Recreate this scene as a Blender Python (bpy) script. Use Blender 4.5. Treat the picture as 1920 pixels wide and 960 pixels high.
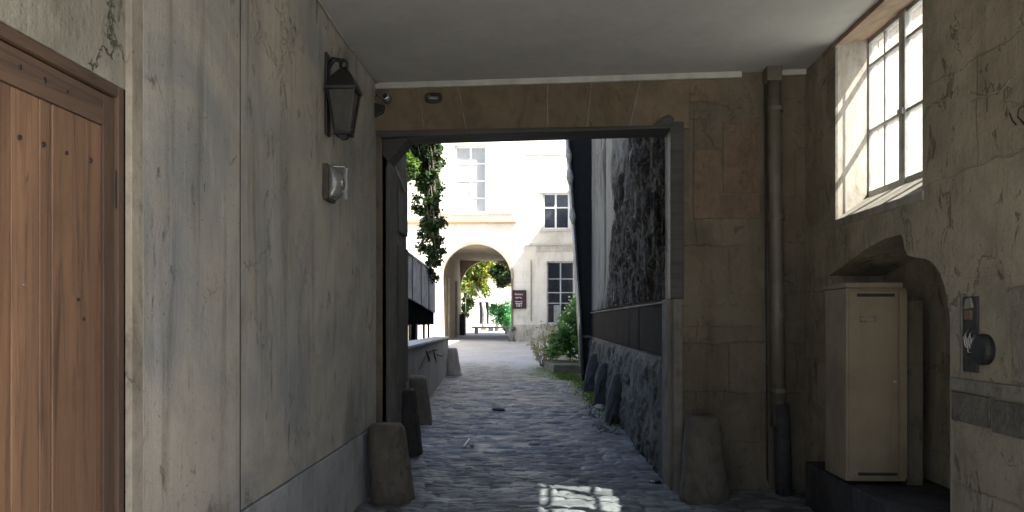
import bpy, bmesh, math, random
import numpy as np
from mathutils import Vector, Matrix
random.seed(7); RNG = np.random.default_rng(11)
S = bpy.context.scene
for o in list(bpy.data.objects): bpy.data.objects.remove(o)
R = math.radians

# ------------------------------------------------------------------ camera
F = 1400.0; EYE = 1.6; YAW = math.atan(50/1400)
cd = bpy.data.cameras.new('camera'); cam = bpy.data.objects.new('camera', cd); S.collection.objects.link(cam)
cd.sensor_width = 36; cd.lens = 36*F/1920; cd.shift_y = 120/1920; cd.clip_start = 0.05; cd.clip_end = 2000
cam.location = (0, 0, EYE); cam.rotation_euler = (R(90), 0, YAW); S.camera = cam

# ------------------------------------------------------------------ light
SUN_V = Vector((0.735, -0.29, 1.0))              # direction towards the sun
el = math.atan2(1.0, math.hypot(.735, .31)); az = math.atan2(.735, -.31)
W = bpy.data.worlds.new('World'); S.world = W; W.use_nodes = True
wn = W.node_tree; wn.nodes.clear()
sky = wn.nodes.new('ShaderNodeTexSky'); sky.sky_type = 'NISHITA'; sky.sun_disc = False
sky.sun_elevation = el; sky.sun_rotation = az; sky.air_density = 1.0; sky.dust_density = 4.5
bg = wn.nodes.new('ShaderNodeBackground'); bg.inputs['Strength'].default_value = 0.085
wo = wn.nodes.new('ShaderNodeOutputWorld')
wn.links.new(sky.outputs[0], bg.inputs[0]); wn.links.new(bg.outputs[0], wo.inputs[0])
sd = bpy.data.lights.new('sun', 'SUN'); sd.energy = 5.0; sd.angle = R(0.5); sd.color = (1, .95, .87)
sun = bpy.data.objects.new('sun', sd); S.collection.objects.link(sun)
sun.rotation_euler = SUN_V.to_track_quat('Z', 'Y').to_euler(); sun.location = (10, -5, 20)
S.view_settings.view_transform = 'Standard'; S.view_settings.look = 'None'
S.view_settings.exposure = 2.7; S.view_settings.gamma = 1; S.view_settings.use_curve_mapping = False
try:
    S.cycles.max_bounces = 12; S.cycles.diffuse_bounces = 8; S.cycles.transparent_max_bounces = 16
except Exception: pass

# ------------------------------------------------------------------ scene helpers
WL = {}
def link(o): S.collection.objects.link(o); return o
def tag(o, label=None, cat=None, group=None, kind=None):
    if label: o['label'] = label
    if cat: o['category'] = cat
    if group: o['group'] = group
    if kind: o['kind'] = kind
    return o
def thing(name, label, cat, loc=(0, 0, 0), group=None):
    o = link(bpy.data.objects.new(name, None)); o.location = loc; o.empty_display_size = .1
    WL[o] = Vector(loc); return tag(o, label, cat, group)

class MB:
    def __init__(s): s.v = []; s.f = []
    def add(s, vs, fs):
        n = len(s.v); s.v += [tuple(v) for v in vs]; s.f += [tuple(i+n for i in f) for f in fs]; return s
    def box(s, x0, x1, y0, y1, z0, z1):
        return s.add([(x0,y0,z0),(x1,y0,z0),(x1,y1,z0),(x0,y1,z0),(x0,y0,z1),(x1,y0,z1),(x1,y1,z1),(x0,y1,z1)],
              [(0,3,2,1),(4,5,6,7),(0,1,5,4),(1,2,6,5),(2,3,7,6),(3,0,4,7)])
    def prism(s, poly, axis, a, b):
        """poly in the two remaining axes (in order), extruded from a to b along axis"""
        n = len(poly)
        def pt(p, t): 
            q = list(p); q.insert('xyz'.index(axis), t); return q
        return s.add([pt(p, a) for p in poly]+[pt(p, b) for p in poly],
              [tuple(range(n))[::-1], tuple(range(n, 2*n))]+[(i, (i+1) % n, n+(i+1) % n, n+i) for i in range(n)])
    def loft(s, rings, cap=True):
        n = len(rings[0]); vs = [p for r in rings for p in r]; fs = []
        for k in range(len(rings)-1):
            for i in range(n):
                fs.append((k*n+i, k*n+(i+1) % n, (k+1)*n+(i+1) % n, (k+1)*n+i))
        if cap: fs += [tuple(range(n))[::-1], tuple((len(rings)-1)*n+i for i in range(n))]
        return s.add(vs, fs)
    def tube(s, pts, rad, n=8):
        pts = [Vector(p) for p in pts]; rr = rad if hasattr(rad, '__len__') else [rad]*len(pts); rings = []
        up = Vector((.31, .17, .93)).normalized()
        for i, p in enumerate(pts):
            d = (pts[min(i+1, len(pts)-1)]-pts[max(i-1, 0)]).normalized()
            a = d.cross(up)
            if a.length < 1e-3: a = d.cross(Vector((1, 0, 0)))
            a.normalize(); b = d.cross(a)
            rings.append([p+(a*math.cos(t)+b*math.sin(t))*rr[i] for t in [2*math.pi*k/n for k in range(n)]])
        return s.loft(rings)
    def mesh(s, name, off=Vector((0, 0, 0))):
        m = bpy.data.meshes.new(name); m.from_pydata([(v[0]-off[0], v[1]-off[1], v[2]-off[2]) for v in s.v], [], s.f)
        m.validate(); m.update()
        bm = bmesh.new(); bm.from_mesh(m); bmesh.ops.recalc_face_normals(bm, faces=bm.faces); bm.to_mesh(m); bm.free()
        return m
    def build(s, name, m, parent=None, loc=None, bevel=0, smooth=False, label=None, cat=None, group=None, kind=None, seg=2):
        off = WL[parent] if parent else Vector(loc or (0, 0, 0))
        me = s.mesh(name, off); o = link(bpy.data.objects.new(name, me)); me.materials.append(m)
        if parent: o.parent = parent
        else: o.location = off
        WL[o] = off
        if smooth: me.polygons.foreach_set('use_smooth', [True]*len(me.polygons))
        if bevel:
            b = o.modifiers.new('bevel', 'BEVEL'); b.width = bevel; b.segments = seg; b.limit_method = 'ANGLE'; b.angle_limit = R(35)
        return tag(o, label, cat, group, kind)

def raw(name, verts, faces, m, parent=None, loc=None, smooth=True, attrs=None, **kw):
    off = WL[parent] if parent else Vector(loc or (0, 0, 0))
    me = bpy.data.meshes.new(name); v = np.asarray(verts, dtype=np.float32)-np.array(off, dtype=np.float32)
    f = np.asarray(faces, dtype=np.int32); k = f.shape[1]
    me.vertices.add(len(v)); me.vertices.foreach_set('co', v.ravel())
    me.loops.add(f.size); me.loops.foreach_set('vertex_index', f.ravel())
    me.polygons.add(len(f)); me.polygons.foreach_set('loop_start', np.arange(0, f.size, k, dtype=np.int32))
    try: me.polygons.foreach_set('loop_total', np.full(len(f), k, dtype=np.int32))
    except Exception: pass
    me.update(calc_edges=True); me.validate()
    if smooth: me.polygons.foreach_set('use_smooth', np.ones(len(f), dtype=bool))
    for an, arr in (attrs or {}).items():
        a = me.attributes.new(an, 'FLOAT', 'POINT'); a.data.foreach_set('value', np.asarray(arr, dtype=np.float32).ravel())
    me.materials.append(m); o = link(bpy.data.objects.new(name, me))
    if parent: o.parent = parent
    else: o.location = off
    WL[o] = off
    return tag(o, **kw)

def cells(mb, axis, As, Zs, hole, p0, p1):
    """wall of boxes on a grid of cuts; hole(a, z) true where it is open"""
    As = sorted(set(As)); Zs = sorted(set(Zs))
    for i in range(len(As)-1):
        run = None
        for j in range(len(Zs)-1):
            am, zm = (As[i]+As[i+1])/2, (Zs[j]+Zs[j+1])/2
            if not hole(am, zm):
                if run is None: run = Zs[j]
                end = Zs[j+1]
            if run is not None and (hole(am, zm) or j == len(Zs)-2):
                if axis == 'x': mb.box(As[i], As[i+1], p0, p1, run, end)
                else: mb.box(p0, p1, As[i], As[i+1], run, end)
                run = None
    return mb

def hsh(*a):
    x = np.zeros(np.broadcast(*a).shape)
    for k, q in enumerate(a): x = x+np.asarray(q, dtype=float)*(127.1, 311.7, 74.7)[k]
    x = np.sin(x)*43758.5453; return x-np.floor(x)
def vn(x, y, seed=0.0):
    xi, yi = np.floor(x), np.floor(y); u, v = x-xi, y-yi; u = u*u*(3-2*u); v = v*v*(3-2*v)
    h = lambda a, b: hsh(a, b, seed+0*a)
    return (h(xi, yi)*(1-u)+h(xi+1, yi)*u)*(1-v)+(h(xi, yi+1)*(1-u)+h(xi+1, yi+1)*u)*v
def fbm(x, y, o=4, seed=0.0):
    s = 0; a = .5; t = 0
    for k in range(o): s = s+a*vn(x*2**k, y*2**k, seed+k*3.1); t += a; a *= .5
    return s/t
def ss(a, b, x): t = np.clip((x-a)/(b-a), 0, 1); return t*t*(3-2*t)

# ------------------------------------------------------------------ materials
class NT:
    def __init__(s, name):
        s.m = bpy.data.materials.new(name); s.m.use_nodes = True; s.t = s.m.node_tree; s.t.nodes.clear()
        s.out = s.n('ShaderNodeOutputMaterial'); s.tc = s.n('ShaderNodeTexCoord')
    def n(s, t, **kw):
        q = s.t.nodes.new(t)
        for k, v in kw.items(): setattr(q, k, v)
        return q
    def l(s, a, b): s.t.links.new(a, b)
    def map(s, scale=(1, 1, 1), rot=(0, 0, 0), src=None):
        q = s.n('ShaderNodeMapping'); q.inputs['Scale'].default_value = scale; q.inputs['Rotation'].default_value = rot
        s.l(src or s.tc.outputs['Object'], q.inputs['Vector']); return q.outputs[0]
    def noise(s, scale, vec=None, detail=6, rough=.6, dist=0):
        q = s.n('ShaderNodeTexNoise'); q.inputs['Scale'].default_value = scale; q.inputs['Detail'].default_value = detail
        q.inputs['Roughness'].default_value = rough; q.inputs['Distortion'].default_value = dist
        s.l(vec or s.tc.outputs['Object'], q.inputs['Vector']); return q.outputs['Fac']
    def ramp(s, fac, a, b, va=0.0, vb=1.0):
        q = s.n('ShaderNodeMapRange', interpolation_type='SMOOTHSTEP'); s.l(fac, q.inputs['Value'])
        for k, v in zip(('From Min', 'From Max', 'To Min', 'To Max'), (a, b, va, vb)): q.inputs[k].default_value = v
        return q.outputs[0]
    def mix(s, fac, a, b, mode='MIX'):
        q = s.n('ShaderNodeMix', data_type='RGBA', blend_type=mode)
        for inp, v in ((q.inputs[0], fac), (q.inputs[6], a), (q.inputs[7], b)):
            if isinstance(v, (int, float)): inp.default_value = v
            elif isinstance(v, tuple): inp.default_value = (*v, 1)
            else: s.l(v, inp)
        return q.outputs[2]
    def math(s, op, a, b=0.0, c=None):
        q = s.n('ShaderNodeMath', operation=op)
        for i, v in enumerate((a, b) if c is None else (a, b, c)):
            if isinstance(v, (int, float)): q.inputs[i].default_value = v
            else: s.l(v, q.inputs[i])
        return q.outputs[0]
    def attr(s, name): return s.n('ShaderNodeAttribute', attribute_name=name).outputs['Fac']
    def finish(s, col, rough=.8, height=None, bump=.3, dist=.02, metal=0, spec=.5, coat=0, alpha=None):
        b = s.n('ShaderNodeBsdfPrincipled')
        if isinstance(col, tuple): b.inputs['Base Color'].default_value = (*col, 1)
        else: s.l(col, b.inputs['Base Color'])
        if isinstance(rough, (int, float)): b.inputs['Roughness'].default_value = rough
        else: s.l(rough, b.inputs['Roughness'])
        b.inputs['Metallic'].default_value = metal; b.inputs['Specular IOR Level'].default_value = spec
        b.inputs['Coat Weight'].default_value = coat
        if height is not None:
            q = s.n('ShaderNodeBump'); q.inputs['Strength'].default_value = bump; q.inputs['Distance'].default_value = dist
            s.l(height, q.inputs['Height']); s.l(q.outputs[0], b.inputs['Normal'])
        s.l(b.outputs[0], s.out.inputs[0]); s.b = b; return s.m

def grunge(name, c1, c2, c3=None, scale=1.5, streak=.5, rough=.85, bump=.4, crack=0.0, block=None, speck=.35, spec=.3, grain=45, low=None):
    """weathered mineral surface: patches, vertical run stains, specks, cracks, optional ashlar blocks"""
    t = NT(name); c3 = c3 or tuple(.55*a for a in c1)
    A = t.noise(scale, detail=7, rough=.62, dist=.6); B = t.noise(scale*3.7, t.map((1, 1, .8)), detail=6, rough=.7)
    V = t.noise(1.0, t.map((7, 7, .55)), detail=6, rough=.65, dist=.5); V2 = t.noise(1.0, t.map((28, 28, 1.6)), detail=4, rough=.6)
    G = t.noise(grain, detail=5, rough=.7)
    col = t.mix(t.ramp(A, .38, .62), c1, c2)
    col = t.mix(t.math('MULTIPLY', t.ramp(B, .48, .7), .7), col, c3)
    dk = t.mix(1.0, col, (.45, .43, .40), 'MULTIPLY')
    col = t.mix(t.math('MULTIPLY', t.ramp(V, .5, .72), streak), col, dk)
    lt = t.mix(.5, col, tuple(min(1, a*1.8) for a in c2))
    col = t.mix(t.math('MULTIPLY', t.ramp(V2, .5, .68), streak*.55), col, lt)
    # dark irregular blotches and pits
    P = t.noise(scale*6, t.map((1, 1, .55)), detail=8, rough=.75, dist=1.2)
    col = t.mix(t.math('MULTIPLY', t.ramp(P, .56, .66), speck), col, dk)
    D2 = t.noise(scale*.8, t.map((1, 1, .5), rot=(.3, .2, .1)), detail=9, rough=.7, dist=1.6)
    col = t.mix(t.math('MULTIPLY', t.ramp(D2, .5, .64), .35+.4*streak), col, t.mix(1.0, col, (.6, .58, .54), 'MULTIPLY'))
    col = t.mix(t.math('MULTIPLY', t.ramp(D2, .46, .34), .3), col, t.mix(.35, col, tuple(min(1, 1.9*a) for a in c1)))
    P2 = t.noise(grain*.6, detail=3, rough=.8)
    col = t.mix(t.math('MULTIPLY', t.ramp(P2, .64, .70), speck), col, t.mix(1.0, col, (.3, .28, .25), 'MULTIPLY'))
    h = t.math('ADD', t.math('MULTIPLY', B, .9), t.math('MULTIPLY', G, .28))
    h = t.math('ADD', h, t.math('MULTIPLY', V2, .25))
    h = t.math('SUBTRACT', h, t.math('MULTIPLY', t.ramp(P, .60, .66), .35))
    if block:
        bw, bh, tint = block
        sx = t.n('ShaderNodeSeparateXYZ'); t.l(t.tc.outputs['Object'], sx.inputs[0])
        wob = t.math('MULTIPLY', t.math('SUBTRACT', t.noise(2.2, detail=5, rough=.65), .5), .13)
        cx = t.n('ShaderNodeCombineXYZ'); t.l(t.math('ADD', t.math('ADD', sx.outputs[0], sx.outputs[1]), wob), cx.inputs[0]); t.l(t.math('ADD', sx.outputs[2], wob), cx.inputs[1])
        br = t.n('ShaderNodeTexBrick'); t.l(cx.outputs[0], br.inputs['Vector']); br.inputs['Scale'].default_value = 1
        br.inputs['Brick Width'].default_value = bw; br.inputs['Row Height'].default_value = bh
        br.inputs['Mortar Size'].default_value = .008; br.inputs['Mortar Smooth'].default_value = .4; br.inputs['Bias'].default_value = 0
        br.inputs['Color1'].default_value = (1, 1, 1, 1); br.inputs['Color2'].default_value = (*tint, 1); br.inputs['Mortar'].default_value = (.68, .65, .6, 1)
        fade = t.ramp(t.noise(.9, detail=4), .42, .62, .08, .9)
        col = t.mix(fade, col, br.outputs['Color'], 'MULTIPLY')
        h = t.math('SUBTRACT', h, t.math('MULTIPLY', t.math('MULTIPLY', br.outputs['Fac'], fade), .9))
    if crack:
        vo = t.n('ShaderNodeTexVoronoi', feature='DISTANCE_TO_EDGE'); vo.inputs['Scale'].default_value = .9
        wv = t.n('ShaderNodeVectorMath', operation='MULTIPLY_ADD')
        nz = t.n('ShaderNodeTexNoise'); nz.inputs['Scale'].default_value = 2.6; nz.inputs['Detail'].default_value = 6; nz.inputs['Roughness'].default_value = .7
        t.l(t.tc.outputs['Object'], nz.inputs['Vector']); t.l(nz.outputs['Color'], wv.inputs[0]); wv.inputs[1].default_value = (.7, .7, .7)
        t.l(t.tc.outputs['Object'], wv.inputs[2]); t.l(wv.outputs[0], vo.inputs['Vector'])
        ck = t.math('MULTIPLY', t.ramp(vo.outputs['Distance'], 0, .012, 1, 0), t.ramp(t.noise(1.3, detail=2), .5, .6))
        col = t.mix(t.math('MULTIPLY', ck, crack), col, (.03, .028, .025)); h = t.math('SUBTRACT', h, t.math('MULTIPLY', ck, .5))
    return t.finish(col, t.ramp(B, .3, .7, rough-.1, min(1, rough+.1)), h, bump, .02, spec=spec)

def woodm(name, c1, c2, dark, rough=.6, axis='z', spec=.35, grime=.5):
    t = NT(name); sc = {'z': (22, 22, .9), 'y': (22, .9, 22), 'x': (.9, 22, 22)}[axis]; s2 = {'z': (3, 3, .5), 'y': (3, .5, 3), 'x': (.5, 3, 3)}[axis]
    g = t.noise(1, t.map(sc), detail=8, rough=.7, dist=.8); b = t.noise(1, t.map(s2), detail=5, rough=.6, dist=.6); q = t.noise(2.1, detail=6, rough=.65)
    oi = t.n('ShaderNodeObjectInfo').outputs['Random']
    col = t.mix(t.ramp(b, .35, .65), c1, c2); col = t.mix(t.math('MULTIPLY', oi, .55), col, t.mix(1.0, col, (.55, .52, .5), 'MULTIPLY')); col = t.mix(t.math('MULTIPLY', t.ramp(g, .48, .68), .8), col, dark)
    col = t.mix(t.math('MULTIPLY', t.ramp(t.noise(1, t.map(tuple(a*.35 for a in sc)), detail=9, rough=.75, dist=1.5), .52, .66), grime*.8), col, t.mix(.6, col, dark))
    col = t.mix(t.math('MULTIPLY', t.ramp(q, .5, .7), grime), col, t.mix(.5, col, dark))
    col = t.mix(t.math('MULTIPLY', t.ramp(t.noise(1, t.map(tuple(a*.7 if a > 2 else a*4 for a in sc)), detail=3), .66, .72), .8), col, dark)
    return t.finish(col, t.ramp(g, .3, .7, rough-.1, rough+.15), g, .35, .01, spec=spec)

def plain(name, c, rough=.5, metal=0, var=.25, scale=8, bump=.1, spec=.5, dirt=None):
    t = NT(name); a = t.noise(scale, detail=6, rough=.65); v = t.noise(1, t.map((9, 9, .8)), detail=5)
    col = t.mix(t.ramp(a, .35, .7), c, tuple(max(0, x*(1-var)) for x in c))
    col = t.mix(t.math('MULTIPLY', t.ramp(v, .5, .75), .4), col, dirt or tuple(x*.5 for x in c))
    return t.finish(col, t.ramp(a, .3, .7, max(.05, rough-.12), min(1, rough+.12)), t.noise(scale*6, detail=3), bump, .004, metal, spec)

def glassm(name, tint=(.9, .92, .92), dirt=.08, refl=.12):
    t = NT(name); tr = t.n('ShaderNodeBsdfTransparent'); tr.inputs[0].default_value = (*tint, 1)
    gl = t.n('ShaderNodeBsdfGlossy'); gl.inputs['Roughness'].default_value = .04
    tl = t.n('ShaderNodeBsdfTranslucent'); tl.inputs[0].default_value = (.85, .87, .85, 1)
    m1 = t.n('ShaderNodeMixShader'); m2 = t.n('ShaderNodeMixShader')
    d = t.ramp(t.noise(3, detail=6, rough=.7), .3, .75, dirt*.6, min(1, dirt*1.5)); t.l(d, m1.inputs[0]); t.l(tr.outputs[0], m1.inputs[1]); t.l(tl.outputs[0], m1.inputs[2])
    m2.inputs[0].default_value = .05
    t.l(m1.outputs[0], m2.inputs[1]); t.l(gl.outputs[0], m2.inputs[2]); t.l(m2.outputs[0], t.out.inputs[0]); return t.m

def leafm(name, a, b, c, trans=.45, rough=.5):
    t = NT(name); isl = t.n('ShaderNodeNewGeometry').outputs['Random Per Island']
    q = t.noise(1.6, detail=3); col = t.mix(t.ramp(isl, .1, .9), a, b); col = t.mix(t.math('MULTIPLY', t.ramp(q, .45, .62), .75), col, c)
    p = t.n('ShaderNodeBsdfPrincipled'); t.l(col, p.inputs['Base Color']); p.inputs['Roughness'].default_value = rough; p.inputs['Specular IOR Level'].default_value = .35
    tl = t.n('ShaderNodeBsdfTranslucent'); t.l(t.mix(1.0, col, (1.5, 1.6, .8), 'MULTIPLY'), tl.inputs[0])
    m = t.n('ShaderNodeMixShader'); m.inputs[0].default_value = trans; t.l(p.outputs[0], m.inputs[1]); t.l(tl.outputs[0], m.inputs[2]); t.l(m.outputs[0], t.out.inputs[0]); return t.m

M = {}
M['plaster_l'] = grunge('left_plaster', (.36, .335, .285), (.215, .22, .215), (.30, .27, .225), scale=.75, streak=.62, bump=.7, crack=.2, speck=.75, grain=60)
M['dado'] = grunge('dado_stone', (0.2714, 0.2797, 0.2832), (0.2132, 0.2218, 0.2307), scale=1.3, streak=.5, bump=.4)
M['pilaster'] = grunge('pale_stone_strip', (0.3091, 0.2797, 0.2208), (0.2429, 0.2208, 0.184), (0.1619, 0.1325, 0.1104), scale=2.2, streak=.5, bump=.4, crack=.4)
M['upper'] = grunge('upper_plaster', (0.2561, 0.2426, 0.1954), (0.1954, 0.1854, 0.1482), (0.2965, 0.283, 0.2426), scale=1.2, streak=.2, bump=.9, crack=.9, speck=.6)
M['ceil'] = plain('ceiling_plaster', (0.355, 0.3519, 0.3326), .9, var=.12, scale=1.0, bump=.1, dirt=(0.2731, 0.2709, 0.2586))
M['back'] = grunge('brown_ashlar', (0.1249, 0.1077, 0.0781), (0.08866, 0.0774, 0.05743), (0.1128, 0.08937, 0.06585), scale=1.4, streak=.4, bump=.6, block=(.62, .46, (.8, .76, .72)), crack=.3, speck=.6)
M['lintel'] = grunge('lintel_stone', (0.1404, 0.108, 0.0702), (0.1134, 0.0891, 0.0621), (0.081, 0.0648, 0.0459), scale=1.6, streak=.15, bump=.5, speck=.5)
M['right'] = grunge('right_render', (0.2788, 0.2441, 0.1805), (0.2065, 0.1824, 0.1354), (0.1673, 0.1465, 0.1103), scale=1.15, streak=.4, bump=.8, block=(1.1, .62, (.78, .76, .72)), crack=.4, speck=.7)
M['reveal'] = grunge('window_reveal_plaster', (0.2329, 0.2195, 0.1881), (0.206, 0.1881, 0.1568), (0.1523, 0.1299, 0.09852), scale=1.8, streak=.3, bump=.5, speck=.45)
M['head'] = grunge('window_head_plaster', (.20, .145, .095), (.17, .12, .08), scale=1.5, streak=0, bump=.4, speck=.3)
M['jamb'] = grunge('gate_jamb_stone', (0.153, 0.1454, 0.1275), (0.1224, 0.1173, 0.1071), scale=2.0, streak=.6, bump=.5)
M['guard'] = grunge('guard_stone', (0.0935, 0.08415, 0.06779), (0.06779, 0.06077, 0.04909), (0.05142, 0.04675, 0.03974), scale=3, streak=.35, bump=.7, speck=.6)
M['guard_dark'] = grunge('dark_guard_stone', (0.045, 0.045, 0.045), (0.03, 0.03, 0.0312), scale=3, streak=.5, bump=.9, speck=.6)
M['patch'] = grunge('dark_patch_stone', (0.1183, 0.1092, 0.08645), (0.07735, 0.0728, 0.05915), (0.182, 0.1683, 0.1365), scale=5, streak=.4, bump=1.0, speck=.8)  # darker mottled stone for the band below the ledge
M['ledge'] = grunge('pale_ledge_stone', (0.2074, 0.1901, 0.1555), (0.1555, 0.144, 0.1152), scale=4, streak=.2, bump=.8)
M['patch2'] = grunge('brown_patch_stone', (0.1375, 0.09625, 0.066), (0.1045, 0.077, 0.055), (0.088, 0.066, 0.0495), scale=4, streak=.3, bump=.7)
M['door'] = woodm('door_wood', (.235, .135, .078), (.155, .09, .055), (.055, .034, .024), grime=.95)
M['doorrail'] = woodm('door_rail_wood', (0.128, 0.08, 0.0528), (0.096, 0.0624, 0.044), (0.04, 0.028, 0.0208), axis='y', grime=.8)
M['doorstile'] = woodm('door_stile_wood', (0.128, 0.08, 0.0528), (0.096, 0.0624, 0.044), (0.04, 0.028, 0.0208), axis='z', grime=.8)
M['greywood'] = woodm('weathered_grey_wood', (0.14, 0.1295, 0.112), (0.091, 0.0875, 0.0805), (0.035, 0.0336, 0.0315), rough=.7)
M['beam'] = woodm('dark_beam_wood', (0.0595, 0.0574, 0.056), (0.042, 0.0406, 0.0392), (0.021, 0.021, 0.021), axis='x', rough=.6)
M['post'] = plain('dark_green_paint', (0.0126, 0.0154, 0.0168), .45, var=.3, spec=.08, scale=3, dirt=(0.021, 0.0245, 0.0252))
M['iron'] = plain('black_iron', (0.0096, 0.0096, 0.0104), .5, var=.2, scale=20, bump=.3)
M['pipe'] = plain('brown_painted_pipe', (0.1084, 0.09563, 0.07331), .55, var=.3, scale=4, dirt=(0.051, 0.04462, 0.03188))
M['steel'] = plain('grey_steel', (.33, .33, .34), .35, metal=.8, scale=12)
M['wframe'] = plain('grey_window_paint', (.30, .30, .285), .5, var=.3, scale=6, dirt=(.16, .15, .12))
M['white'] = plain('white_paint', (.72, .72, .70), .5, var=.08, scale=3, dirt=(.55, .54, .5))
M['trim'] = plain('grey_white_trim', (0.375, 0.375, 0.3525), .6, var=.2, scale=3)
M['cable'] = plain('pale_cable', (.40, .39, .36), .6)
M['cabinet'] = plain('beige_enamel', (.185, .152, .10), .5, var=.35, scale=1.3, dirt=(.10, .082, .055), spec=.3)
M['dark'] = plain('black_gap', (.01, .01, .01), .7)
M['glass'] = glassm('dusty_window_glass')
M['lglass'] = plain('smoky_lantern_glass', (0.056, 0.056, 0.0525), .15, var=.4, scale=14, bump=.05, spec=.8)
M['bglass'] = plain('ribbed_lamp_glass', (0.1386, 0.1428, 0.1428), .12, var=.3, scale=20, bump=.1, spec=1)
M['darkglass'] = plain('dark_pane', (.022, .024, .032), .08, var=.5, scale=1.2, bump=.02, spec=.7)
M['paleglass'] = plain('pale_reflection_pane', (.30, .31, .31), .12, var=.2, scale=1.2, bump=.02, spec=.7)  # grey in the pane colour stands in for a bright reflection
M['facade'] = grunge('cream_facade', (0.6864, 0.6427, 0.5491), (0.6344, 0.5892, 0.4919), (0.5824, 0.5356, 0.4576), scale=.5, streak=.25, bump=.15, speck=.15, block=(1.3, .62, (.93, .92, .90)), grain=20)
M['plinth'] = grunge('facade_plinth', (.52, .47, .39), (.42, .38, .31), (.34, .31, .26), scale=1.4, streak=.5, bump=.5, speck=.4)
M['tan'] = plain('tan_cornice', (.55, .36, .18), .8, var=.1)
M['corn'] = plain('stone_cornice', (.50, .47, .42), .8, var=.15)
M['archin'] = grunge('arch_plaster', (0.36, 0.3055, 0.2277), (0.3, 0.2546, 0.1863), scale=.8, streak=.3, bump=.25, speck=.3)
M['brownjamb'] = plain('brown_jamb', (.20, .14, .11), .7)
M['zinc'] = plain('blue_grey_zinc', (0.1094, 0.1376, 0.196), .45, metal=.25, var=.25, scale=2.5, dirt=(0.1613, 0.1984, 0.272))
M['under'] = plain('dark_metal_underside', (.004, .006, .007), .7, var=.3, spec=.0, scale=3, dirt=(.006, .008, .009))
M['lowwall'] = grunge('grey_rendered_wall', (0.24, 0.24, 0.236), (0.2, 0.2, 0.2), (0.28, 0.28, 0.272), scale=1.2, streak=.5, bump=.3, speck=.35)
M['coping'] = grunge('coping_stone', (.46, .47, .47), (.40, .41, .41), scale=2, streak=.1, bump=.3)
M['paint_black'] = plain('black_mark', (.02, .02, .022), .8)
M['planter'] = grunge('mossy_planter_stone', (.15, .13, .10), (.10, .10, .065), (.09, .11, .04), scale=3, streak=.3, bump=.9)
M['maroon'] = plain('maroon_board', (0.05, 0.0072, 0.0126), .35, var=.2, scale=3, dirt=(0.025, 0.008, 0.0135))
M['bark'] = grunge('bark', (.16, .13, .10), (.11, .09, .07), scale=4, streak=.8, bump=1)
M['palebark'] = grunge('pale_bark', (.40, .38, .34), (.28, .26, .23), scale=3, streak=.6, bump=.6)
M['ivy'] = leafm('ivy_leaves', (0.0175, 0.0375, 0.009), (0.0275, 0.055, 0.011), (0.01, 0.021, 0.007), .35)
M['treeleaf'] = leafm('green_tree_leaves', (0.036, 0.072, 0.012), (0.066, 0.108, 0.018), (0.024, 0.048, 0.012), .5)
M['autumn'] = leafm('autumn_leaves', (0.16, 0.209, 0.05), (0.08, 0.154, 0.03), (0.256, 0.187, 0.05), .5)
M['darkleaf'] = leafm('dark_tree_leaves', (0.016, 0.036, 0.0144), (0.032, 0.06, 0.016), (0.02, 0.04, 0.016), .3)
M['bushleaf'] = leafm('bush_leaves', (0.069, 0.161, 0.04025), (0.138, 0.2645, 0.0805), (0.04025, 0.09775, 0.023), .35)
M['mintleaf'] = leafm('bright_bush_leaves', (.05, .20, .08), (.09, .30, .13), (.03, .12, .05), .4)
M['dry'] = leafm('dry_leaves', (.26, .24, .15), (.34, .31, .22), (.16, .18, .08), .35, .8)
M['grass'] = leafm('moss_grass', (.07, .12, .025), (.12, .16, .04), (.05, .08, .02), .35, .7)
M['petal'] = leafm('white_blossom', (.6, .6, .55), (.7, .7, .66), (.5, .52, .45), .4)
M['litter'] = plain('white_plastic', (.7, .7, .68), .5, var=.05)
M['rubble'] = grunge('rubble_stone', (.32, .32, .31), (.22, .22, .22), scale=8, streak=0, bump=.8)
M['terracotta'] = plain('terracotta_wall', (.45, .26, .17), .8)
M['street'] = grunge('street_render', (.55, .5, .42), (.48, .44, .37), scale=.5, streak=.3, bump=.2)

def cobble_mat():
    t = NT('wet_cobbles'); r = t.attr('sett'); j = t.attr('joint'); ms = t.attr('moss'); ds = t.attr('paving_fade')
    col = t.mix(r, (.056, .060, .062), (.150, .160, .162)); q = t.noise(30, detail=6, rough=.7)
    col = t.mix(t.math('MULTIPLY', t.ramp(q, .5, .7), .6), col, (.016, .017, .02))
    col = t.mix(t.math('MULTIPLY', t.ramp(t.noise(1.1, detail=5), .45, .65), .45), col, (.045, .047, .051))
    col = t.mix(j, col, (.014, .014, .014)); mz = t.math('MULTIPLY', ms, t.ramp(t.noise(7, detail=6, rough=.7), .35, .55))
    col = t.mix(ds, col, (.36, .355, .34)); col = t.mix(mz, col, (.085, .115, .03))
    rg = t.ramp(t.noise(2.5, detail=5), .35, .65, .45, .68); rg = t.math('MAXIMUM', rg, t.math('MULTIPLY', t.math('MAXIMUM', mz, ds), .9))
    return t.finish(col, rg, q, .25, .006, spec=.3)
M['cobble'] = cobble_mat()
M['gravel'] = grunge('pale_court_paving', (.36, .355, .34), (.31, .305, .29), (.40, .39, .37), scale=.6, streak=0, bump=.5, speck=.4, grain=25)
M['street_ground'] = grunge('street_paving', (.14, .14, .14), (.11, .11, .11), scale=.6, streak=0, bump=.5)

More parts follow.
